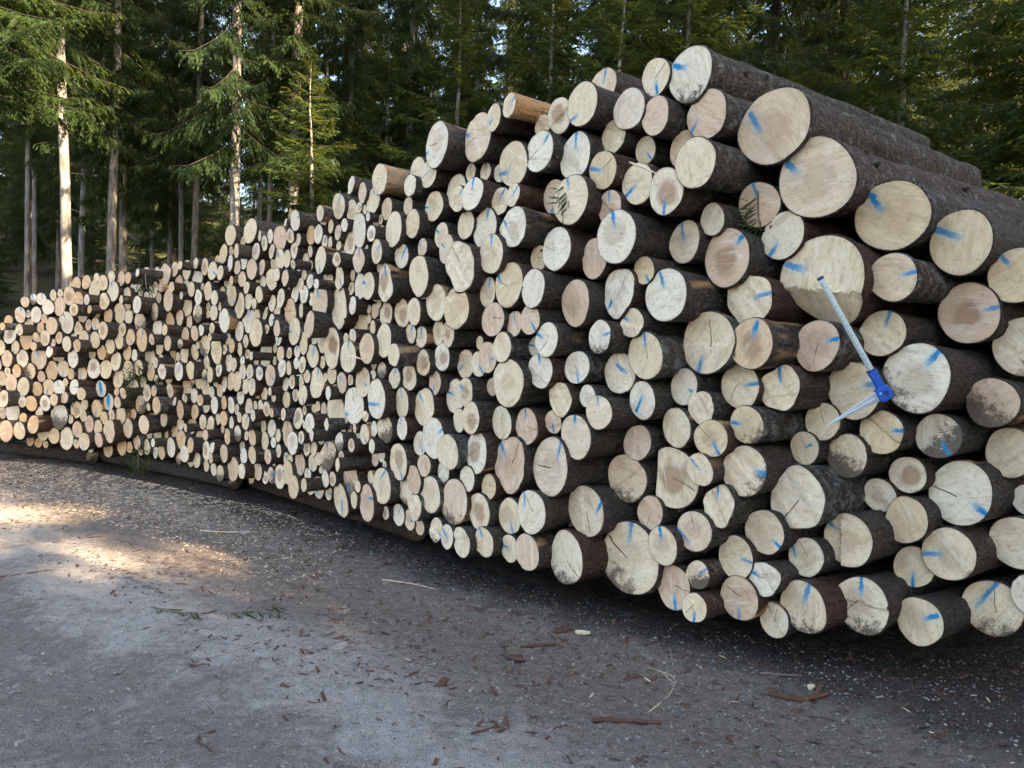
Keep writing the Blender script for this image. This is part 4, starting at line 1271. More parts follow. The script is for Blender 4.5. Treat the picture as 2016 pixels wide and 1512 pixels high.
Y157 -1.383 6.358 0.893 0.0431 52.4 .R -
Y158 -2.926 7.901 0.263 0.0556 45.8 .R -
Y159 -1.601 6.713 1.798 0.0401 51.6 .R a90,.90,0.04
Y160 -1.278 6.247 1.591 0.0382 52.8 .R -
Y161 -1.641 6.656 2.159 0.0453 51.4 .Ry a20,.90,0.34
Y162 -1.112 6.116 2.187 0.0380 53.0 .Rh a0,.90,0.30
Y163 -2.839 7.826 0.626 0.0519 46.3 .R a90,.90,0.16
Y164 -2.467 7.512 1.935 0.0460 48.1 .Rh -
Y165 -2.978 7.980 1.964 0.0499 45.6 .R -"""

def parse_logs():
    out = []
    for ln in LOGS.strip().split("\n"):
        q = ln.split()
        d = dict(id=q[0], P=tuple(float(v) for v in q[1:4]), r=float(q[4]), phi=float(q[5]), fl=q[6].strip('.'), paint=q[7])
        out.append(d)
    return out

def paint_of(spec):
    if spec == '-': return None
    if spec[0] == 'a':
        a, r0, r1 = (float(v) for v in spec[1:].split(','))
        a = R(a); return (math.sin(a) * r0, math.cos(a) * r0, math.sin(a) * r1, math.cos(a) * r1)
    return tuple(float(v) for v in spec[1:].split(','))

def log_geometry(L, nseg, nlen, rings):
    """local frame: X right, Y into the pile, Z up; the sawn face lies at Y = 0"""
    g = np.random.default_rng(L['seed']); fl = L['fl']; r = L['r']; len_ = L['len']
    th = np.arange(nseg) * 2 * math.pi / nseg
    e2, e3, e5 = g.uniform(.01, .055), g.uniform(.0, .03), g.uniform(0, .014)
    if 'r' in fl: e2, e3, e5 = .07, .055, .035
    a2, a3, a5 = g.uniform(0, 6.28, 3)
    out = 1 + e2 * np.cos(2 * th + a2) + e3 * np.cos(3 * th + a3) + e5 * np.cos(5 * th + a5)
    out = out / out.mean()
    tx, tz = g.normal(0, .035, 2)
    step_on = g.random() < .3 or 'n' in fl
    sa = g.uniform(0, 6.28); so = g.uniform(-.35, .35); sd = g.uniform(.004, .012)
    if 'n' in fl: sa, so, sd = math.pi, .25, .03
    na, nb_ = g.uniform(0, 6.28, 2)
    amp = .0055 if 'r' in fl else .0022
    def front(x, z):
        y = tx * x + tz * z + amp * (np.sin(x / r * 5 + na) * np.cos(z / r * 4 + nb_) + .6 * np.sin(x / r * 11 + nb_) * np.sin(z / r * 9 + na))
        if step_on:
            q = (x * math.cos(sa) + z * math.sin(sa)) / r
            y = y + sd * np.clip((q - so) / .05, 0, 1)
        if 'N' in fl:                                                   # felling notch: lower part cut away at a slant
            q = -(z + .12 * x) / r - .26
            y = y + np.clip(q / .03, 0, 1) * .014 + np.clip(q, 0, None) * r * .95
        return y
    flatx = -.62 if 'F' in fl else -9
    def shape(x, z):
        return np.maximum(x, flatx * r), z
    # --- sawn end
    rho = np.linspace(0, 1, rings + 1)[1:] ** .85
    ex = (rho[:, None] * np.cos(th)[None] * out[None] * r * .955); ez = (rho[:, None] * np.sin(th)[None] * out[None] * r * .955)
    ex, ez = shape(ex, ez)
    X = np.concatenate([[0], ex.ravel()]); Z = np.concatenate([[0], ez.ravel()])
    Y = front(X, Z) - .002
    VE = np.stack([X, Y, Z], -1)
    j = np.arange(nseg); jn = (j + 1) % nseg
    T3 = np.stack([np.zeros(nseg, int), 1 + j, 1 + jn], -1)
    i = np.arange(rings - 1)[:, None] * nseg + 1
    Q4 = np.stack([i + j, i + nseg + j, i + nseg + jn, i + jn], -1).reshape(-1, 4)
    nv = len(VE); one = np.ones(nv)
    p = paint_of(L['paint']); pw = g.uniform(.085, .135) * min(1.35, max(1.0, .09 / r)); ps = g.uniform(.8, 1.0)
    if p is None: p = (9, 9, 9.5, 9); ps = 0.
    if 'B' in fl: p = (-.1, .55, .05, -.6); pw = .42; ps = 1.0
    tone = .15 + .1 * g.random() + (.38 if 'y' in fl else 0) + (.75 if 'o' in fl else 0) + L['warm']
    heart = .75 if 'h' in fl else 1.0 if 'H' in fl else (g.uniform(.1, .4) if g.random() < .4 else 0.)
    dirt = .95 if 'D' in fl else .62 if 'd' in fl else g.uniform(.0, .34)
    dang = R(-90) + g.normal(0, .5)
    crack = 1. if 'c' in fl else (.8 if g.random() < .12 else 0.)
    at_e = dict(fc=np.stack([X / r, Z / r, one * r], -1), pa=np.stack([one * p[0], one * p[1], one * pw], -1), pb=np.stack([one * p[2], one * p[3], one * ps], -1),
                st=np.stack([one * tone, one * heart, one * dirt], -1), s2=np.stack([one * dang, one * crack, one * L['rs']], -1))
    # --- bark mantle
    sl = np.concatenate([[0, .0, .012, .06, .14], np.linspace(.3, 1, nlen) * len_ * 1.0])
    sl[5:] = np.linspace(.3, len_, nlen)
    rad = (.885 + .115 * np.exp(-sl / .09)) * (1 - .13 * sl / len_)
    rad[0] = .945; rad[1] = .985; rad[2] = 1.0
    bend = g.normal(0, .012, 2)
    V = []
    for kk, (s, q) in enumerate(zip(sl, rad)):
        lump = 1.0
        if kk > 2: lump = 1 + .020 * np.sin(3 * th + s * 6 + na) + .018 * np.sin(5 * th - s * 9 + nb_) + g.normal(0, .016, nseg)
        x = np.cos(th) * out * r * q * lump; z = np.sin(th) * out * r * q * lump
        x, z = shape(x, z)
        y = s + front(x, z) * max(0, 1 - s / .5) + (0.001 if kk == 0 else 0)
        V.append(np.stack([x + bend[0] * s * s * .12, y, z + bend[1] * s * s * .12], -1))
    V.append(np.array([[0, len_, 0]]))
    V = np.concatenate(V); m = len(sl)
    ii = np.arange(m - 1)[:, None] * nseg
    QB = np.stack([ii + j, ii + nseg + j, ii + nseg + jn, ii + jn], -1).reshape(-1, 4)
    TB = np.stack([np.full(nseg, m * nseg), (m - 1) * nseg + jn, (m - 1) * nseg + j], -1)
    ob = np.ones(len(V))
    red = .9 if 'O' in fl else g.choice([.2, .45, .6, .75, .95], p=[.3, .25, .2, .15, .1])
    lich = L.get('lich', g.choice([0, .15, .3, .5], p=[.45, .25, .2, .1])); peel = L['peel'] if 'peel' in L else .55 if 'O' in fl else g.choice([0, .15, .3, .42], p=[.5, .25, .17, .08])
    at_b = dict(lc=V + np.array([L['rs'] * 37, L['rs'] * 11, L['rs'] * 23]), bk=np.stack([ob * red, ob * lich, ob * peel], -1))
    return (VE, Q4, T3, at_e), (V, QB, TB, at_b)

def log_matrix(L):
    a = R(L['phi']); p = R(L['tilt'])
    w = Vector((math.sin(a) * math.cos(p), math.cos(a) * math.cos(p), -math.sin(p)))
    u = Vector((math.cos(a), -math.sin(a), 0)); v = u.cross(w)
    P = L['P']
    return Matrix(((u.x, w.x, v.x, P[0]), (u.y, w.y, v.y, P[1]), (u.z, w.z, v.z, P[2]), (0, 0, 0, 1)))

def view_px(P):
    q = Vector(P) - Vector((0, 0, EYE)); z = q.dot(_f)
    return 1008 + 1514 * q.dot(_r) / z, 756 - 1514 * q.dot(_u) / z, z

logs = parse_logs()
lr = random.Random(3)
for n, L in enumerate(logs):
    L['seed'] = 1000 + n; L['rs'] = lr.random()
    if view_px(L['P'])[0] < 960: L['r'] *= 1.03
    L['phi'] += lr.gauss(0, 1.6); L['tilt'] = .25 * max(0, L['P'][2] - .3) + lr.gauss(0, .5)
    L['len'] = 3.02 + lr.uniform(-.08, .14)
    x, y, z = view_px(L['P']); L['px'], L['py'], L['pr'] = x, y, L['r'] / z * 1514
    L['warm'] = max(0, min(.50, (760 - x) / 1150))
    if y < 440 and x > 1300: L['lich'] = .36; L['tilt'] = -3.6 + lr.gauss(0, .4); L['len'] = 2.85
inview = sorted([L for L in logs if -5 < L['px'] < 2025], key=lambda L: -L['pr'])
single = set(id(L) for L in inview[:300])

# --- labels: own look plus place next to a landmark
LANDMARK = dict(D15='huge notched log', B2='flat-sided log', B5='torn notched log', N16='dark red-hearted log', J5='diagonally split log', E5='orange-barked top log',
                O6='blue-smeared log', P2='dark muddy log', B10='big cracked bottom log', D2='topmost log', A13='black muddy log', A12='blue-and-black muddy log', M1='tan-barked top log',
                C6='white-cracked log', R5='tall oval log', Q2='lichen-barked top log', J6='plain pale log under it')
LANDLABEL = dict(D15='huge pale log with slanted felling notch across its lower third behind the caliper bar',
    B2='log with a flat left side and brown stained heart, low in the pile',
    B5='ragged pale log with torn uneven cut, right of centre low in the pile',
    N16='log with dark red-brown rotten heart left of the pile centre',
    J5='pale rough log split by a long diagonal crack in the middle of the pile',
    E5='small log on the pile top with glowing orange bark and blue dab',
    O6='pale log with a broad blue horizontal smear, left of the pile centre',
    P2='dark grey mud-covered log end near the ground left of centre',
    B10='large cracked log with muddy lower edge resting at the bottom of the pile',
    D2='topmost big log of the pile with a blue hook mark at upper left',
    A13='blackened muddy log end just below the caliper jaw tip',
    A12='log end with black smear and blue streak below the caliper hub',
    M1='top row log with sunlit tan bark at the left slope of the pile',
    C6='large pale log with white cross-shaped cracks left of the notched log',
    R5='tall narrow pale log end in the left half, above the small crowded ends',
    Q2='lichen-covered log on the left top edge of the pile beneath the pale trunk',
    J6=None)
del LANDMARK['J6']
lm = {L['id']: L for L in logs if L['id'] in LANDMARK}
DIRS = ['right of', 'up-right of', 'above', 'up-left of', 'left of', 'down-left of', 'below', 'down-right of']
ORD = ['nearest', 'second', 'third', 'fourth', 'fifth', 'sixth', 'seventh', 'eighth', 'ninth', 'tenth', 'eleventh', 'twelfth', 'thirteenth', 'fourteenth', 'fifteenth', 'sixteenth', 'seventeenth', 'eighteenth', 'nineteenth', 'twentieth']
def look(L):
    f = L['fl']; s = 'large' if L['pr'] > 52 else 'medium' if L['pr'] > 33 else 'small'
    t = 'muddy' if 'D' in f else 'orange' if 'o' in f else 'yellow' if 'y' in f else 'brown-hearted' if 'h' in f else 'rough' if 'r' in f else 'pale'
    p = paint_of(L['paint'])
    if p is None: m = 'unpainted'
    else: m = 'blue-dashed'
    return s, t, m
rel = {}
cells = {}
for L in inview[:300]:
    if L['id'] in lm: continue
    b = min(lm.values(), key=lambda q: (q['px'] - L['px']) ** 2 + (q['py'] - L['py']) ** 2)
    dx, dy = L['px'] - b['px'], b['py'] - L['py']
    k = int(round(math.atan2(dy, dx) / (math.pi / 4))) % 8
    s, t, m = look(L)
    cells.setdefault((b['id'], k, s, t, m), []).append((math.hypot(dx, dy), L))
for (b, k, s, t, m), q in cells.items():
    q.sort(key=lambda e: e[0])
    for i, (d, L) in enumerate(q):
        n = '' if len(q) == 1 else ORD[i] + ' '
        L['label'] = f"{n}{s} {t} {m} log end {DIRS[k]} the {LANDMARK[b]}"

def log_details(o, L, VB, ns):
    """torn bark flaps at the sawn rim and stubs of lopped branches on the mantle"""
    g = np.random.default_rng(L['seed'] + 5)
    for q in range(int(g.integers(0, 3))):
        k = int(g.integers(0, ns)); c = VB[2 * ns + k]; n = np.array([c[0], 0, c[2]]); n /= np.linalg.norm(n); t = np.array([-n[2], 0, n[0]])
        w, l, cu = g.uniform(.008, .03), g.uniform(.012, .045), g.uniform(-.3, .6)
        V = []
        for i, s in enumerate((0.3, -.4, -1.0)):
            b = c + np.array([0, 1, 0]) * (.012 + s * l) + n * (.002 + max(0, -s) ** 2 * l * cu)
            for sd in (-1, 1):
                e = b + t * w * sd * (1 - .35 * i + g.normal(0, .1))
                V += [e, e - n * .004]
        F = []
        for i in range(2):
            a = i * 4; b = a + 4
            F += [[a, a + 2, b + 2, b], [a + 1, b + 1, b + 3, a + 3], [a, b, b + 1, a + 1], [a + 2, a + 3, b + 3, b + 2]]
        F += [[8, 10, 11, 9]]
        m = len(V); at = dict(lc=np.array(V) + 3.1, bk=np.tile([[.8, 0, 0]], (m, 1)))
        obj("bark_flap", mesh_np("bark_flap", V, [np.array(F)], [M['bark']], False, at), o)
    if L['py'] < 460 and L['px'] > 1150:
        for q in range(5):
            s = g.uniform(.25, 2.6); a = g.uniform(-.2, 2.2); n = np.array([math.cos(a), 0, math.sin(a)]); r = L['r'] * .885 * (1 - .13 * s / 3)
            c = n * r * .95 + np.array([0, s, 0]); V, Q, T = tube(np.array([c, c + n * .012, c + n * g.uniform(.018, .035) + [0, .004, 0]]), [.019, .014, .010], 7)
            m = len(V); obj("branch_stub", mesh_np("branch_stub", V, [Q, T], [M['bark']], True, dict(lc=V + L['rs'] * 9, bk=np.tile([[.7, .2, 0]], (m, 1)))), o)
stuffE, stuffB = [], []
for L in logs:
    big = L['pr'] > 40
    if id(L) in single:
        ns = 36 if big else 26 if L['pr'] > 22 else 18
        (VE, Q4, T3, ae), (VB, QB, TB, ab) = log_geometry(L, ns, 22 if (L['py'] < 520 and L['px'] > 1200) else 10, 12 if ('N' in L['fl'] or 'r' in L['fl']) else 6)
        o = obj("log", mesh_np("log", VB, [QB, TB], [M['bark']], True, ab))
        o.matrix_world = log_matrix(L)
        e = obj("cut_end", mesh_np("cut_end", VE, [Q4, T3], [M['wood']], False, ae), o)
        tag(o, LANDLABEL.get(L['id']) or L.get('label'), "log", "logs stacked in the pile")
        if L['pr'] > 42: log_details(o, L, VB, ns)
    elif -60 < L['px'] < 2120:
        (VE, Q4, T3, ae), (VB, QB, TB, ab) = log_geometry(L, 14, 4, 3)
        Mx = np.array(log_matrix(L)); f = lambda V: V @ Mx[:3, :3].T + Mx[:3, 3]
        stuffE.append((f(VE), Q4, T3, ae)); stuffB.append((f(VB), QB, TB, ab))

def join(parts):
    V, Q, T, at = [], [], [], {}
    n = 0
    for v, q, t, a in parts:
        V.append(v); Q.append(q + n); T.append(t + n); n += len(v)
        for k, x in a.items(): at.setdefault(k, []).append(x)
    return np.concatenate(V), [np.concatenate(Q), np.concatenate(T)], {k: np.concatenate(x) for k, x in at.items()}
V, Fs, at = join(stuffB)
so = tag(obj("small_logs", mesh_np("small_logs", V, Fs, [M['bark']], True, at)), "many small thin logs packed between and beyond the larger ones of the pile", "log pile", kind="stuff")
V, Fs, at = join(stuffE)
tag(obj("cut_ends", mesh_np("cut_ends", V, Fs, [M['wood']], False, at), so), kind="stuff")

# --- bearers: logs laid along the pile that carry it
def bearer(pts, r, label):
    P = np.array([[x, y, r + .0] for x, y in pts])
    L = dict(seed=int(abs(P[0][0]) * 100) + 7, fl='D', r=r, len=float(np.linalg.norm(P[-1] - P[0])), paint='-', warm=0, rs=rnd.random(), lich=0.0, peel=0.0)
    (VE, Q4, T3, ae), (VB, QB, TB, ab) = log_geometry(L, 18, 8, 4)
    d = P[-1] - P[0]; L['phi'] = math.degrees(math.atan2(d[0], d[1])); L['tilt'] = 0; L['P'] = tuple(P[0] + np.array([0, 0, .01]))
    o = obj("bearer_log", mesh_np("bearer_log", VB, [QB, TB], [M['bark']], True, ab)); o.matrix_world = log_matrix(L)
    obj("cut_end", mesh_np("cut_end", VE, [Q4, T3], [M['wood']], False, ae), o)
    tag(o, label, "log", "bearer logs under the pile")
def fp(x, d):       # point d metres behind the face at x
    e = .05; y0 = float(face_y(x)); s = float(face_y(x + e) - face_y(x - e)) / (2 * e); n = np.array([-s, 1.0]) / math.hypot(s, 1)
    return (x + n[0] * d, y0 + n[1] * d)
bearer([fp(1.78, .75), fp(3.9, .8)], .10, "short dark bearer log lying under the right end of the pile")
bearer([fp(1.25, .75), fp(-.95, .65)], .10, "bearer log in deep shade beneath the middle of the pile")
bearer([fp(-1.05, .45), fp(-3.0, .42)], .10, "dark brown bearer log showing under the left half of the pile")
bearer([fp(-3.1, .28), fp(-5.2, .45)], .10, "bearer log under the far left crowded part of the pile")
bearer([fp(-5.3, .35), fp(-7.6, .30)], .10, "bearer log at the far left end beneath the pile")

# ------------------------------------------------------------------ spruces
def make_branch(rg, length, dense=1.0, wid=1.0):
    """a spruce branch along +X from the origin; returns needle V,T arrays and the wood path"""
    n = 9; s = np.linspace(0, 1, n)
    sag = rg.uniform(.10, .28)
    path = np.stack([s * length, rg.normal(0, .03) * length * s ** 2 + 0 * s, length * (-sag * s + .16 * s ** 3 + .02 * np.sin(s * 3))], -1)
    V, T = [], []; nv = 0
    def strip(p, d, up, L, w):
        nonlocal nv
        side = np.cross(d, up); side /= np.linalg.norm(side) + 1e-9
        m = p + d * L * .45
        V.extend([p, m + side * w, p + d * L, m - side * w]); T.extend([(nv, nv + 1, nv + 2), (nv, nv + 2, nv + 3)]); nv += 4
    k = int(length / .085 * dense)
    for q in range(k):
        f = .04 + .96 * (q + rg.random()) / k
        i = min(n - 2, int(f * (n - 1))); a = f * (n - 1) - i
        p = path[i] * (1 - a) + path[i + 1] * a
        fd = path[i + 1] - path[i]; fd /= np.linalg.norm(fd)
        for sd in (-1, 1):
            if rg.random() < .12: continue
            ang = R(rg.uniform(42, 68)); dr = -rg.uniform(.12, .75)
            d = np.array([math.cos(ang) * fd[0], sd * math.sin(ang), fd[2] * .6 + dr]); d /= np.linalg.norm(d)
            L = length * .36 * (1 - f) ** .7 * rg.uniform(.6, 1.15) + .09
            strip(p, d, np.array([0, 0, 1.0]) + rg.normal(0, .35, 3), L, .022 * wid)
            m = int(L / .075)
            for h in range(m):
                g = (h + .6) / m; pp = p + d * L * g
                for s2 in (-1, 1):
                    if rg.random() < .2: continue
                    sdv = np.cross(d, [0, 0, 1.0]); sdv /= np.linalg.norm(sdv) + 1e-9
                    d2 = d * .75 + sdv * s2 * .75 + np.array([0, 0, -rg.uniform(.0, .55)]); d2 /= np.linalg.norm(d2)
                    strip(pp, d2, np.array([0, 0, 1.0]) + rg.normal(0, .5, 3), (.05 + .10 * (1 - g)) * rg.uniform(.7, 1.3) + .03, .017 * wid)
    return np.array(V), np.array(T), path

def make_spruce(name, H, r0, h0, Lmax, nbr, seed, bark, needle, dead=0, dense=1.0, wid=1.0):
    rg = np.random.default_rng(seed)
    root = empty(name)
    m = 18; z = np.linspace(0, 1, m) ** 1.1 * H
    bx, by = np.cumsum(rg.normal(0, .02, m)), np.cumsum(rg.normal(0, .02, m)); bx -= bx[0]; by -= by[0]
    path = np.stack([bx, by, z - .15], -1)
    rad = r0 * ((1 - z / H) ** .85 * .97 + .03); rad[0] *= 1.25
    tr = Acc(); tr.add(*tube(path, rad, 12)); wd = Acc()
    cr = Acc()
    pool = [make_branch(rg, l, dense, wid) for l in (.7, 1.1, 1.1, 1.6, 1.6, 2.1, 2.1, 2.7)]
    at = lambda zz: np.array([np.interp(zz, z, bx), np.interp(zz, z, by), zz])
    for b in range(nbr):
        f = (b + rg.random()) / nbr
        zz = h0 + (H - h0 - .3) * f ** .9
        L = Lmax * (1 - f) ** .75 * rg.uniform(.65, 1.12) + .25
        ln = [abs(q[2][-1][0] - L) for q in pool]; c = [i for i in range(len(pool)) if ln[i] < min(ln) + .25]
        Vb, Tb, pb = pool[rg.choice(c)]; sc = L / pb[-1][0]
        az = b * 2.399 + rg.normal(0, .35); tl = (-.22 + .75 * f + rg.normal(0, .1))
        ca, sa, ct, st_ = math.cos(az), math.sin(az), math.cos(tl), math.sin(tl)
        Ry = np.array([[ct, 0, -st_], [0, 1, 0], [st_, 0, ct]]); Rz = np.array([[ca, -sa, 0], [sa, ca, 0], [0, 0, 1]])
        Q = (Rz @ Ry).T * 1.0
        o = at(zz)
        cr.add(Vb * sc @ Q + o, None, Tb)
        wp = pb[[0, 3, 6, 8]] * sc @ Q + o
        wd.add(*tube(wp, np.array([.0065, .004, .0025, .0012]) * (L ** .6), 4, False))
    for b in range(dead):
        zz = rg.uniform(1.2, h0 + 1.5); L = .25 + 1.0 * rg.random() ** 1.8; az = rg.uniform(0, 6.28)
        d = np.array([math.cos(az), math.sin(az), 0]); s = np.linspace(0, 1, 5)[:, None]
        wp = at(zz) + d * L * s + np.array([0, 0, 1]) * (-.16 * L * s ** 1.5 + .1 * L * s ** 3) + rg.normal(0, .02, (5, 3)) * s
        wd.add(*tube(wp, np.linspace(.007, .002, 5), 4, False))
    obj("trunk", tr.mesh(name + "_trunk", [bark], True), root)
    tag(obj("branches", wd.mesh(name + "_branches", [M['tdark']], True), root), kind="stuff")
    tag(obj("crown", cr.mesh(name + "_crown", [needle]), root), kind="stuff")
    return root

def copy_tree(src, name=None, bark=None):
    c = src.copy(); COL.objects.link(c)
    if name: c.name = name
    for k in list(c.keys()): del c[k]
    for ch in src.children:
        d = ch.copy(); COL.objects.link(d); d.parent = c
        if bark and ch.name.startswith("trunk"):
            d.material_slots[0].link = 'OBJECT'; d.material_slots[0].material = bark
    return c

tallA = make_spruce("spruce_tree", 25, .20, 6.6, 3.0, 150, 41, M['tbark'], M['needles'], dead=46, wid=1.15)
tallB = make_spruce("spruce_tree", 27, .20, 5.2, 2.8, 170, 42, M['tbark'], M['needles'], dead=34, wid=1.15)
tallC = make_spruce("spruce_tree", 23, .20, 3.8, 3.1, 165, 43, M['tbark'], M['needles'], dead=28, wid=1.15)
edgeD = make_spruce("spruce_tree", 21, .19, 1.6, 3.2, 185, 44, M['tbark'], M['needles'], dead=6, wid=1.1)
youngE = make_spruce("young_spruce", 8.5, .09, .35, 1.9, 110, 45, M['tbark'], M['needles_light'], dense=1.15)
youngF = make_spruce("young_spruce", 10.5, .10, .5, 2.3, 130, 46, M['tbark'], M['needles_light'], dense=1.1)
denseG = make_spruce("spruce_tree", 21, .22, 1.2, 3.4, 230, 47, M['tbark'], M['needles'], dense=.6, wid=4.0)  # coarse dense crown, made to block sun from out of view
PROTO = dict(A=tallA, B=tallB, C=tallC, D=edgeD, E=youngE, F=youngF, G=denseG)
used = set()
def plant(k, x, y, s=1.0, sz=None, rz=None, lean=(0, 0), label=None, group=None, bark=None, cat="tree"):
    src = PROTO[k]
    if k not in used and bark is None: t = src; used.add(k)
    else: t = copy_tree(src, None, bark)
    t.location = (x, y, float(ground_z(np.array(x), np.array(y)))); t.scale = (s, s, sz or s)
    t.rotation_euler = (R(lean[1]), R(lean[0]), rz if rz is not None else rnd.uniform(0, 6.28))
    tag(t, label, cat, group)
    return t

# trees one can tell apart, by base position (m): kind, x, y, girth scale, height scale, lean, bark, label
NAMED = [
    ('A', -9.75, 17.0, .60, 1.00, 1.9, 'tpale', "slender pale spruce with bare twigs on its left, second thick trunk from left edge"),
    ('A', -9.50, 18.0, .56, 1.02, 1.3, 'tpale', "pale sun-flecked spruce trunk just right of the bare-twigged one"),
    ('B', -9.70, 19.2, .50, 1.00, 1.0, 'tbark', "thin grey trunk close behind the sun-flecked spruce"),
    ('B', -5.40, 15.0, .52, 1.05, 1.0, 'tpale', "white-barked slim tree rising above the lichen-covered top log"),
    ('A', -6.40, 20.0, .40, 1.00, 1.0, 'tbark', "thin straight trunk right of the white-barked slim tree"),
    ('B', -4.70, 16.0, .62, 1.05, .8, 'tpale', "thick pale trunk half hidden by dark boughs above the left slope"),
    ('C', -4.40, 20.0, .45, 1.05, .8, 'tbark', "grey trunk among dense boughs right of the thick pale one"),
    ('B', -3.02, 19.0, .46, 1.05, 2.6, 'tpale', "warm sunlit leaning trunk above the middle left of the pile"),
    ('C', -2.50, 17.2, .44, 1.05, 2.2, 'tbark', "grey leaning trunk beside the sunlit one above the pile"),
    ('A', -1.80, 24.0, .42, 1.05, .5, 'tbark', "distant thin trunk left of the orange-barked top log"),
    ('B', -.20, 18.0, .46, 1.05, 3.2, 'tpale', "white flecked slim trunk leaning above the orange-barked log"),
    ('C', 2.10, 17.0, .56, 1.05, .4, 'tpale', "pale trunk behind the boughs left of the topmost log"),
    ('A', 3.50, 24.0, .44, 1.05, 0, 'tbark', "slim trunk in the gap just left of the topmost log"),
    ('C', 3.30, 15.6, .80, 1.00, .4, 'tdark', "dark broad trunk directly above the topmost log"),
    ('B', 5.75, 18.0, .66, 1.05, 0, 'tdark', "dark trunk beside the blue gap of sky at upper right"),
    ('C', 8.10, 20.0, .80, 1.00, 0, 'tdark', "wide dark trunk right of the blue sky gap"),
    ('D', 7.40, 16.0, .60, 1.05, 0, 'tbark', "grey trunk among the boughs at the upper right"),
    ('B', -10.7, 24.0, .44, 1.00, .6, 'tbark', "narrow grey trunk deep among others above the left slope"),
    ('A', -8.80, 21.0, .50, 1.00, .8, 'tbark', "grey trunk midway between the sun-flecked pair and the white-barked tree"),
    ('A', -7.55, 22.5, .42, 1.05, .9, 'tpale', "slim pale trunk left of the white-barked slim tree"),
    ('B', -6.05, 24.0, .40, 1.05, .6, 'tpale', "slim pale trunk in the gap right of the white-barked slim tree"),
    ('A', -11.9, 21.0, .46, 1.00, 1.2, 'tpale', "slim pale trunk in the shade left of the bare-twigged spruce"),
    ('C', -1.1, 21.5, .44, 1.05, 1.2, 'tpale', "slim pale trunk among boughs left of the white flecked trunk"),
    ('B', .95, 21.0, .42, 1.05, .8, 'tpale', "slim pale trunk among boughs above the rounded top logs"),
    ('A', -13.6, 21.5, .40, 1.10, 1.0, 'tbark', "thin grey trunk between the left edge and the bare-twigged spruce"),
    ('A', -12.8, 24.5, .42, 1.10, .9, 'tbark', "thin grey trunk right behind the bare-twigged pale spruce"),
    ('A', -10.9, 26.5, .44, 1.12, .9, 'tpale', "far slim pale trunk right of the sun-flecked spruce"),
    ('A', -9.9, 23.0, .40, 1.10, .9, 'tpale', "far slim pale trunk in the gap left of the midway grey trunk"),
    ('A', -8.1, 25.5, .42, 1.12, .7, 'tbark', "far thin grey trunk right of the midway grey trunk"),
    ('A', -14.9, 24.0, .40, 1.10, .8, 'tbark', "thin dim grey trunk nearest the left edge of the picture"),
    ('A', -16.4, 26.0, .46, 1.00, .6, 'tbark', "thin dim trunk near the left edge of the picture"),
    ('B', -17.8, 30.0, .50, 1.00, .6, 'tbark', "dim grey trunk left of the bare-twigged pale spruce"),
]
for k, x, y, s, sz, ln, bk, lab in NAMED:
    plant(k, x, y, s, sz, lean=(ln, 0), label=lab, group="spruces along the forest edge", bark=M[bk])
YOUNG = [
    ('E', -3.6, 13.6, .85, .78, "young bushy spruce hiding the thick pale trunk above the left slope"),
    ('F', -2.9, 16.8, .95, .85, "bushy green spruce behind the middle left of the pile"),
    ('F', -1.3, 15.4, .95, .90, "bushy spruce behind the sun-tinged boughs left of the orange-barked log"),
    ('F', .55, 15.0, 1.0, .95, "bushy spruce right behind the orange-barked top log"),
    ('E', 1.5, 13.2, 1.0, 1.00, "dark bushy spruce behind the pale rounded top logs"),
    ('F', 2.9, 13.8, 1.0, .98, "bushy spruce standing behind the topmost log"),
    ('E', 4.9, 15.0, 1.0, .92, "low bushy spruce below the blue sky gap"),
    ('F', 6.3, 13.0, 1.0, .95, "bushy spruce behind the large logs at upper right"),
    ('F', 7.6, 11.6, 1.05, 1.05, "sunlit bushy spruce at the upper right edge, rear one"),
    ('E', 7.3, 10.0, 1.1, 1.1, "sunlit bushy spruce nearest the right edge of the picture"),
    ('F', 9.6, 12.2, 1.05, 1.15, "tall sunlit bushy spruce in the top right corner"),
    ('A', -8.8, 12.9, .66, .82, "spruce with bright yellow sunlit boughs overhanging the top left corner"),
]
for k, x, y, s, sz, lab in YOUNG:
    plant(k, x, y, s, sz, label=lab, group="young spruces behind the pile")
# deep forest behind
fr = random.Random(77)
pts = [(t[1], t[2]) for t in NAMED] + [(t[1], t[2]) for t in YOUNG]
def far_enough(x, y, d):
    return all((x - a) ** 2 + (y - b) ** 2 > d * d for a, b in pts)
n = 0
for _ in range(6000):
    y = 21 + 62 * fr.random() ** 1.15; x = fr.uniform(-.80, .80) * y
    if not far_enough(x, y, 2.3 + .022 * y): continue
    pts.append((x, y)); n += 1
    plant(('A' if y < 36 else fr.choice('ABCDD')) if x < -.12 * y else fr.choice('AABBCCD'), x, y, fr.uniform(.5, .9), fr.uniform(1.0, 1.2), lean=(fr.gauss(.3, .8), 0), label="slim spruce deep in the dim forest behind the pile", group="spruces deep in the forest",
          bark=M[fr.choice(['tbark', 'tdark', 'tdark'])])
    if n > 125: break
n = 0
for _ in range(3000):
    y = 26 + 40 * fr.random(); x = fr.uniform(-.80, .8 if fr.random() < .5 else -.1) * y
    if not far_enough(x, y, 1.5): continue
    pts.append((x, y)); n += 1
    plant(fr.choice('EF'), x, y, fr.uniform(.6, 1.0), fr.uniform(.45, .9), label="low undergrowth spruce between the trunks of the dim forest", group="undergrowth spruces")
    if n > 60: break
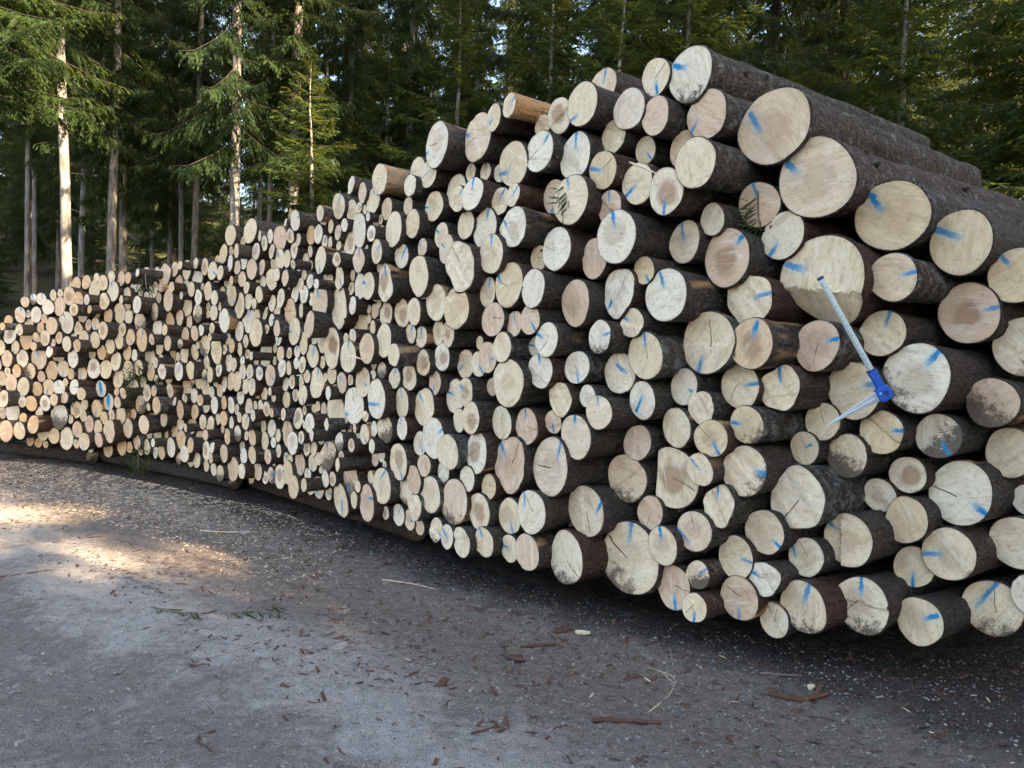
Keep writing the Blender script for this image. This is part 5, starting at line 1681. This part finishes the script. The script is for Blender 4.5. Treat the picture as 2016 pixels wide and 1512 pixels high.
# unseen spruces behind the viewer, placed and scaled to shade pile and road
SD = (math.sin(SUN_AZ), math.cos(SUN_AZ)); SP = (-SD[1], SD[0])      # along the sun's bearing, across it
def q_to_xy(d, q): return (SD[0] * d + SP[0] * q, SD[1] * d + SP[1] * q)
SHADE = [
    ('G', 9.0, 1.9, 0.271), ('G', 9.3, 2.2, 0.276), ('G', 9.0, 2.5, 0.271), ('G', 9.6, 2.8, 0.282), ('G', 9.2, 3.1, 0.274), ('G', 9.8, 3.4, 0.287),
    ('G', 8.0, 2.05, 0.237), ('G', 8.0, 2.65, 0.237), ('G', 8.0, 3.25, 0.237), ('G', 7.2, 2.3, 0.208), ('G', 7.2, 2.9, 0.208), ('G', 9.4, 1.3, 0.296), ('G', 9.4, .6, 0.306), ('G', 10.2, 4.2, 0.317),
    ('G', 14.0, -.3, 1.0), ('G', 14.2, -3.0, 1.0), ('G', 14.8, -5.7, 1.0), ('G', 14.5, -8.6, 1.0), ('G', 16.0, -.3, 1.0), ('G', 18.0, 0.0, 1.0), ('G', 18.2, -2.2, 1.0), ('G', 18.6, -4.8, 1.0), ('G', 18.0, -7.6, 1.0), ('G', 22.5, .1, 1.08), ('G', 23.0, -3.0, 1.08), ('G', 26.5, -.2, 1.15),
    ('G', 14.0, 5.15, 1.0, .72), ('G', 16.0, 5.15, 1.0, .76), ('G', 18.0, 5.05, 1.0, .85), ('G', 22.5, 4.9, 1.0, .95), ('G', 14.6, 7.4, 1.0, .75), ('G', 16.4, 9.0, 1.0, .72), ('G', 18.4, 7.0, 1.0, .85), ('G', 15.2, 6.2, 1.0, .74),
    ('A', 14.2, 11.8, 1.8), ('A', 17.5, 15.2, 1.9), ('A', 14.2, 17.5, 1.75), ('A', 14.0, 20.9, 1.75), ('A', 17.5, 19.2, 1.85), ('A', 17.8, 22.4, 1.85),
    ('B', 20.0, 16.5, 1.05), ('C', 18.0, 22.5, 1.0), ('C', 23.0, 22.5, 1.0), ('B', 19.0, 25.0, 1.0), ('C', 26.0, 27.0, 1.0),
]
for k, d, q, s, *sz in SHADE:
    x, y = q_to_xy(d, q)
    plant(k, x, y, s, sz[0] if sz else s, label="unseen spruce added behind the viewer to shade the pile and road", group="unseen shade spruces behind the viewer")

for k, root in PROTO.items():                                       # a prototype that was only ever copied is not a tree of the scene
    if k not in used:
        for ch in list(root.children): bpy.data.objects.remove(ch)
        bpy.data.objects.remove(root)

# ------------------------------------------------------------------ litter on the road
def scatter(name, n, pos, size, shape, mat, label):
    V0, T0 = shape
    P = pos(n); n = len(P)
    s = size(n)
    ang = nrg.uniform(0, 6.283, n); ta = nrg.normal(0, .25, (n, 2))
    V = V0[None] * s[:, None, :] * (1 + nrg.normal(0, .16, (n, len(V0), 3)))
    c, si = np.cos(ang)[:, None], np.sin(ang)[:, None]
    X = V[..., 0] * c - V[..., 1] * si; Y = V[..., 0] * si + V[..., 1] * c
    Z = V[..., 2] + X * ta[:, :1] + Y * ta[:, 1:]
    W = np.stack([X, Y, Z], -1) + np.column_stack([P, road_z(P[:, 0], P[:, 1])])[:, None, :]
    T = (T0[None] + (np.arange(n) * len(V0))[:, None, None]).reshape(-1, 3)
    return tag(obj(name, mesh_np(name, W.reshape(-1, 3), [T], [mat])), label, kind="stuff")
OCT = (np.array([[1, 0, 0], [0, 1, 0], [-1, 0, 0], [0, -1, 0], [0, 0, .7], [0, 0, -.5]], float), np.array([[0, 1, 4], [1, 2, 4], [2, 3, 4], [3, 0, 4], [1, 0, 5], [2, 1, 5], [3, 2, 5], [0, 3, 5]]))
FLAKE = (np.array([[-1, -.5, .1], [1, -.6, .25], [.8, .5, .1], [-.9, .6, .3], [0, 0, .9], [0, .05, -.2]], float), np.array([[0, 1, 4], [1, 2, 4], [2, 3, 4], [3, 0, 4], [1, 0, 5], [2, 1, 5], [3, 2, 5], [0, 3, 5]]))
def facedist(x, y):
    return (face_y(x) - y) * .72
def pos_road(n):
    d = nrg.uniform(1.4, 7.5, n * 3) ** 1.0; a = nrg.uniform(-.75, .75, n * 3)
    P = np.stack([np.tan(a) * d * .95, d], -1)
    return P[facedist(P[:, 0], P[:, 1]) > -.3][:n]
def pos_near_pile(lo, hi, x0=-7, x1=3.2):
    def f(n):
        x = nrg.uniform(x0, x1, n * 2); q = lo + (hi - lo) * nrg.random(n * 2) ** 1.7
        P = np.stack([x, face_y(x) - q / .72], -1)
        keep = nrg.random(n * 2) < .35 + .65 * (wave(x, P[:, 1], 91, 2.2) > -.1)
        return P[keep][:n]
    return f
scatter("gravel", 36000, pos_road, lambda n: (.0022 + .0085 * nrg.random(n) ** 3.4)[:, None] * np.array([1.2, .9, .75]), OCT, M['stone'], "loose grey gravel strewn over the road")
scatter("bark_litter", 15000, pos_near_pile(-.2, 2.0), lambda n: (.004 + .019 * nrg.random(n) ** 3.6)[:, None] * np.stack([nrg.uniform(.9, 2.2, n), nrg.uniform(.5, .9, n), np.full(n, .3)], -1), FLAKE, M['chip'], "dark red-brown bark crumbs scattered along the foot of the pile")
def pos_left(n):
    x = nrg.uniform(-9.5, -1.2, n * 3); y = face_y(x) - .1 - 1.5 * nrg.random(n * 3) ** 1.6 - .25 * wave(x, x, 31, 1.4)
    k = nrg.random(n * 3) < np.clip((-.9 - x) / 2.6, 0, 1)
    return np.stack([x, y], -1)[k][:n]
scatter("wood_chips", 50000, pos_left, lambda n: (.004 + .009 * nrg.random(n) ** 2.4)[:, None] * np.stack([nrg.uniform(.9, 1.5, n), nrg.uniform(.5, .9, n), np.full(n, .3)], -1), FLAKE, M['sawdust'], "pale sawdust and wood chips carpeting the ground at the left end of the pile")
scatter("pale_splinters", 220, pos_near_pile(-.1, 2.1), lambda n: (.005 + .013 * nrg.random(n) ** 2.5)[:, None] * np.stack([nrg.uniform(1.0, 2.6, n), nrg.uniform(.35, .7, n), np.full(n, .3)], -1), FLAKE, M['sawdust'], "small pale splinters of wood among the bark crumbs")

def gz(x, y): return float(road_z(np.array(x), np.array(y)))
def stick(name, pts, r0, r1, mat, label, cat, lift=.0, forks=()):
    """a thin stick lying on the road, points in metres"""
    P = np.array([[x, y, gz(x, y) + r0 * .8 + (z if len(p) > 2 else 0)] for p in pts for x, y, z in [tuple(p) + (0,) * (3 - len(p))]])
    a = Acc(); t = np.linspace(0, 1, len(P)); s = np.linspace(0, 1, 12)
    Q = np.stack([np.interp(s, t, P[:, i]) for i in range(3)], -1) + nrg.normal(0, r0 * .35, (12, 3)) * np.array([1, 1, .3])
    a.add(*tube(Q, np.linspace(r0, r1, 12), 6))
    for f, dx, dy, dz in forks:
        b = np.array([np.interp(f, s, Q[:, i]) for i in range(3)])
        a.add(*tube(np.array([b, b + np.array([dx, dy, dz]) * .5 + [0, 0, .004], b + np.array([dx, dy, dz])]), [r1 * 1.3, r1, r1 * .5], 5))
    c = Q.mean(0); o = obj(name, a.mesh(name, [mat], True)); o.data.transform(Matrix.Translation(Vector(-c))); o.location = c
    return tag(o, label, cat)
stick("broken_branch", [(1.27, 3.60), (1.36, 3.535), (1.46, 3.55), (1.56, 3.60)], .017, .010, M['chip'], "broken reddish-brown branch stub lying on the road before the right end of the pile", "branch", forks=((.75, .05, .06, .05), (.2, -.06, .03, .02)))
stick("forked_twig", [(-1.20, 2.985), (-1.215, 3.05), (-1.165, 3.085)], .006, .003, M['chip'], "bent black twig lying on the road near the bottom left", "twig", forks=((.05, .12, -.11, 0.004),))
stick("thin_twig", [(.29, 4.15), (.18, 4.14), (.095, 4.12)], .009, .006, M['chip'], "short straight dark twig lying below the middle of the pile", "twig")
stick("pale_straw_stick", [(-.84, 5.20), (-.62, 5.11), (-.45, 5.02)], .005, .002, M['sawdust'], "thin pale straight stick on the ground left of the big cracked log", "twig")
stick("dry_stalk", [(.67, 3.40), (.80, 3.58), (.86, 3.74), (.905, 4.09)], .0028, .0014, M['sawdust'], "long dry curved stalk on the road pointing at the bottom row", "twig", forks=((.7, -.12, .08, .01), (.6, -.06, .14, .01)))
stick("small_twig", [(-.115, 3.09), (-.05, 3.13), (-.005, 3.175)], .005, .003, M['chip'], "small dark twig on the road at bottom centre", "twig")
stick("half_buried_stick", [(.40, 3.28), (.55, 3.29), (.70, 3.285)], .012, .008, M['chip'], "half-buried brown stick on the road right of bottom centre", "twig")
stick("long_twig", [(-3.35, 4.95), (-3.2, 5.04), (-3.05, 5.13)], .005, .003, M['chip'], "long dark twig lying at the left edge below the sunlit streak", "twig")
stick("grey_twig", [(1.31, 3.83), (1.41, 3.82), (1.51, 3.81)], .006, .004, M['twig'], "straight grey twig on the ground before the short bearer log", "twig")
stick("splinter_strip", [(-2.55, 6.35), (-2.3, 6.31), (-2.05, 6.36)], .006, .003, M['sawdust'], "pale strip of wood near the ground litter left of the pile centre", "twig")
def slab(name, x, y, sx, sy, rz, mat, label, cat):
    g = np.random.default_rng(int(x * 1000) % 9973); n = 9; th = np.arange(n) * 2 * math.pi / n
    rr = g.uniform(.75, 1.15, n); b = np.stack([np.cos(th) * rr * sx, np.sin(th) * rr * sy, .006 + .012 * g.random(n)], -1); t = b * [.85, .85, 1] + [0, 0, .012]
    V = np.vstack([b, t, [[0, 0, .03]]]); j = np.arange(n); k = (j + 1) % n
    me = mesh_np(name, V, [np.stack([j, k, n + k, n + j], -1), np.stack([n + j, n + k, np.full(n, 2 * n)], -1)], [mat])
    o = obj(name, me); o.location = (x, y, gz(x, y) - .004); o.rotation_euler = (g.normal(0, .12), g.normal(0, .12), rz)
    return tag(o, label, cat)
slab("bark_slab", .34, 4.335, .055, .028, .3, M['chip'], "curled bark slab on the road under the big cracked bottom log", "bark")
slab("bark_slab", .075, 3.965, .06, .03, -.4, M['chip'], "dark bark slab on the road in the middle foreground", "bark")
slab("bark_slab", -.28, 3.56, .05, .026, .9, M['chip'], "flat dark bark slab on the road left of the middle one", "bark")
slab("wood_block", .45, 4.30, .05, .014, -.2, M['sawdust'], "pale orange wood sliver beside the curled bark slab", "wood chip")
slab("wood_block", 1.50, 3.66, .022, .018, .5, M['sawdust'], "pale knotty wood chunk on the broken branch stub", "wood chip")
slab("road_stone", -2.15, 6.30, .055, .04, .2, M['stone'], "angular grey stone on the road left of the pile", "stone")
slab("road_stone", -.86, 3.98, .05, .035, .8, M['stone'], "whitish flat stone in the road left of the centre", "stone")
slab("road_stone", -.62, 2.72, .045, .035, .1, M['stone'], "pale flat stone at the bottom of the picture", "stone")


# ------------------------------------------------------------------ fir sprigs
def sprig(name, loc, rot, length, label, seed, hang=0.0):
    rg = np.random.default_rng(seed); root = empty(name, loc); root.rotation_euler = rot
    Vn, Tn, path = make_branch(rg, length, 3.5, .28)
    a = Acc(); a.add(*tube(path, np.linspace(.006, .002, len(path)), 5))
    obj("stem", a.mesh("stem", [M['twig']], True), root)
    obj("needles", mesh_np("needles", Vn * np.array([1, .8, .8]), [Tn], [M['needles_light']]), root)
    return tag(root, label, "sprig", "green conifer sprigs")
sprig("fir_sprig", (-2.05, 4.40, gz(-2.05, 4.40) + .03), (0, R(-4), R(-8)), .30, "flat green fir sprig lying on the road, left one of two", 5)
sprig("fir_sprig", (-1.62, 4.33, gz(-1.62, 4.33) + .03), (0, R(-4), R(22)), .30, "flat green fir sprig lying on the road, right one of two", 6)
sprig("fir_sprig", (1.28, 4.16, 2.50), (0, R(78), R(-70)), .22, "dark green fir sprig hanging in the gap below the topmost logs", 7)
sprig("fir_sprig", (.30, 4.62, 2.62), (0, R(74), R(-90)), .17, "green fir sprig caught beside a log end under the orange-barked log", 8)
sprig("fir_sprig", (-4.05, 8.45, 2.30), (0, R(40), R(-60)), .26, "green fir sprig sticking out of the left part of the pile", 9)
sprig("fir_sprig", (-4.15, 8.45, 1.35), (0, R(75), R(-80)), .34, "drooping fir sprig in the middle of the crowded left part", 10)
sprig("fir_sprig", (-4.05, 8.35, .42), (0, R(80), R(-80)), .30, "fir sprig hanging to the ground under the crowded left part", 12)
sprig("fir_sprig", (-1.75, 6.50, gz(-1.75, 6.5) + .02), (0, R(2), R(-30)), .32, "green fir sprig on the litter at the foot of the pile", 11)
def splinter(name, a, b, w, label):
    a, b = np.array(a), np.array(b); ac = Acc(); c = (a + b) / 2
    ac.add(*tube(np.array([a, a * .6 + b * .4 + [0, 0, w * .4], b]) - c, [w * .5, w, w * .25], 4))
    o = obj(name, ac.mesh(name, [M['splinter']])); o.location = c; tag(o, label, "splinter")
splinter("wood_splinter", (.585, 4.17, 2.63), (.76, 4.16, 2.56), .007, "white wood splinter jutting out between ends below the rounded top logs")
splinter("wood_splinter", (-1.98, 6.95, 1.30), (-1.72, 6.72, 1.33), .008, "thin white splinter jutting sideways in the left middle of the pile")
splinter("wood_splinter", (-1.28, 5.92, 1.52), (-1.12, 5.80, 1.49), .007, "thin splinter across the end right of the dark red-hearted log")


# ------------------------------------------------------------------ tree caliper
HUB = Vector((1.712, 3.535, 1.462))
bx_ = Vector((-.314, .020, .521)).normalized(); jz_ = Vector((-.238, -.01, -.179)); jz_ = (jz_ - bx_ * jz_.dot(bx_)).normalized(); ny_ = jz_.cross(bx_)
cal = empty("tree_caliper"); cal.matrix_world = Matrix(((bx_.x, ny_.x, jz_.x, HUB.x), (bx_.y, ny_.y, jz_.y, HUB.y), (bx_.z, ny_.z, jz_.z, HUB.z), (0, 0, 0, 1)))
FRONT = -1 if ny_.y > 0 else 1                                       # local Y side that faces the road
tag(cal, "blue-handled aluminium tree caliper hanging against the log ends at the right", "caliper")
def prism(name, poly, y0, y1, mat, parent, bev=.0015):
    bm = bmesh.new(); vs = [bm.verts.new((x, y0, z)) for x, z in poly]; f = bm.faces.new(vs)
    r = bmesh.ops.extrude_face_region(bm, geom=[f])
    for v in r['geom']:
        if isinstance(v, bmesh.types.BMVert): v.co.y = y1
    bmesh.ops.recalc_face_normals(bm, faces=bm.faces)
    if bev: bmesh.ops.bevel(bm, geom=list(bm.edges), offset=bev, segments=2, affect='EDGES', profile=.5)
    me = bpy.data.meshes.new(name); bm.to_mesh(me); bm.free(); me.materials.append(mat)
    return obj(name, me, parent)
prism("bar", [(-.02, -.0135), (.60, -.0135), (.60, .0135), (-.02, .0135)], -.004, .004, M['alu'], cal)
prism("end_cap", [(.598, -.0150), (.612, -.0150), (.612, .0150), (.598, .0150)], -.0055, .0055, M['bluedark'], cal)
tk = Acc()
for i in range(96):
    x = .105 + i * .005; l = .017 if i % 10 == 0 else .011 if i % 5 == 0 else .006; y = FRONT * .0045
    for zb, sg in ((.0118, -1),):
        V = np.array([[x - .0009, y, zb], [x + .0009, y, zb], [x + .0009, y, zb + sg * l], [x - .0009, y, zb + sg * l]])
        tk.add(V, [[0, 1, 2, 3]])
obj("scale_marks", tk.mesh("scale_marks", [M['ink']]), cal)
jaw = prism("jaw", [(-.022, .02), (.026, .02), (.020, .10), (.003, .292), (-.003, .298), (-.010, .20)], -.0045, .0045, M['steel'], cal)
prism("rib", [(-.003, .05), (.004, .05), (.001, .26), (-.002, .26)], FRONT * .0045, FRONT * .0075, M['alu'], jaw, .0008)
prism("hub", [(-.030, -.030), (.010, -.036), (.034, -.026), (.036, .020), (.030, .034), (-.022, .036), (-.036, .018)], -.017, .017, M['blue'], cal, .006)
prism("hub_window", [(-.012, -.012), (.012, -.014), (.014, .004), (-.010, .008)], FRONT * .0165, FRONT * .0185, M['bluedark'], cal, .001)
prism("grip", [(.030, -.021), (.055, -.0185), (.085, -.018), (.108, -.021), (.118, -.019), (.118, .019), (.108, .021), (.085, .018), (.055, .0185), (.030, .021)], -.0125, .0125, M['blue'], cal, .004)
prism("collar", [(.1185, -.022), (.125, -.022), (.125, .022), (.1185, .022)], -.0135, .0135, M['bluedark'], cal, .002)
sc_ = Acc(); sc_.add(*tube(np.array([[.012, FRONT * .016, .022], [.012, FRONT * .0195, .022]]), .005, 10))
obj("screw", sc_.mesh("screw", [M['steel']]), cal)
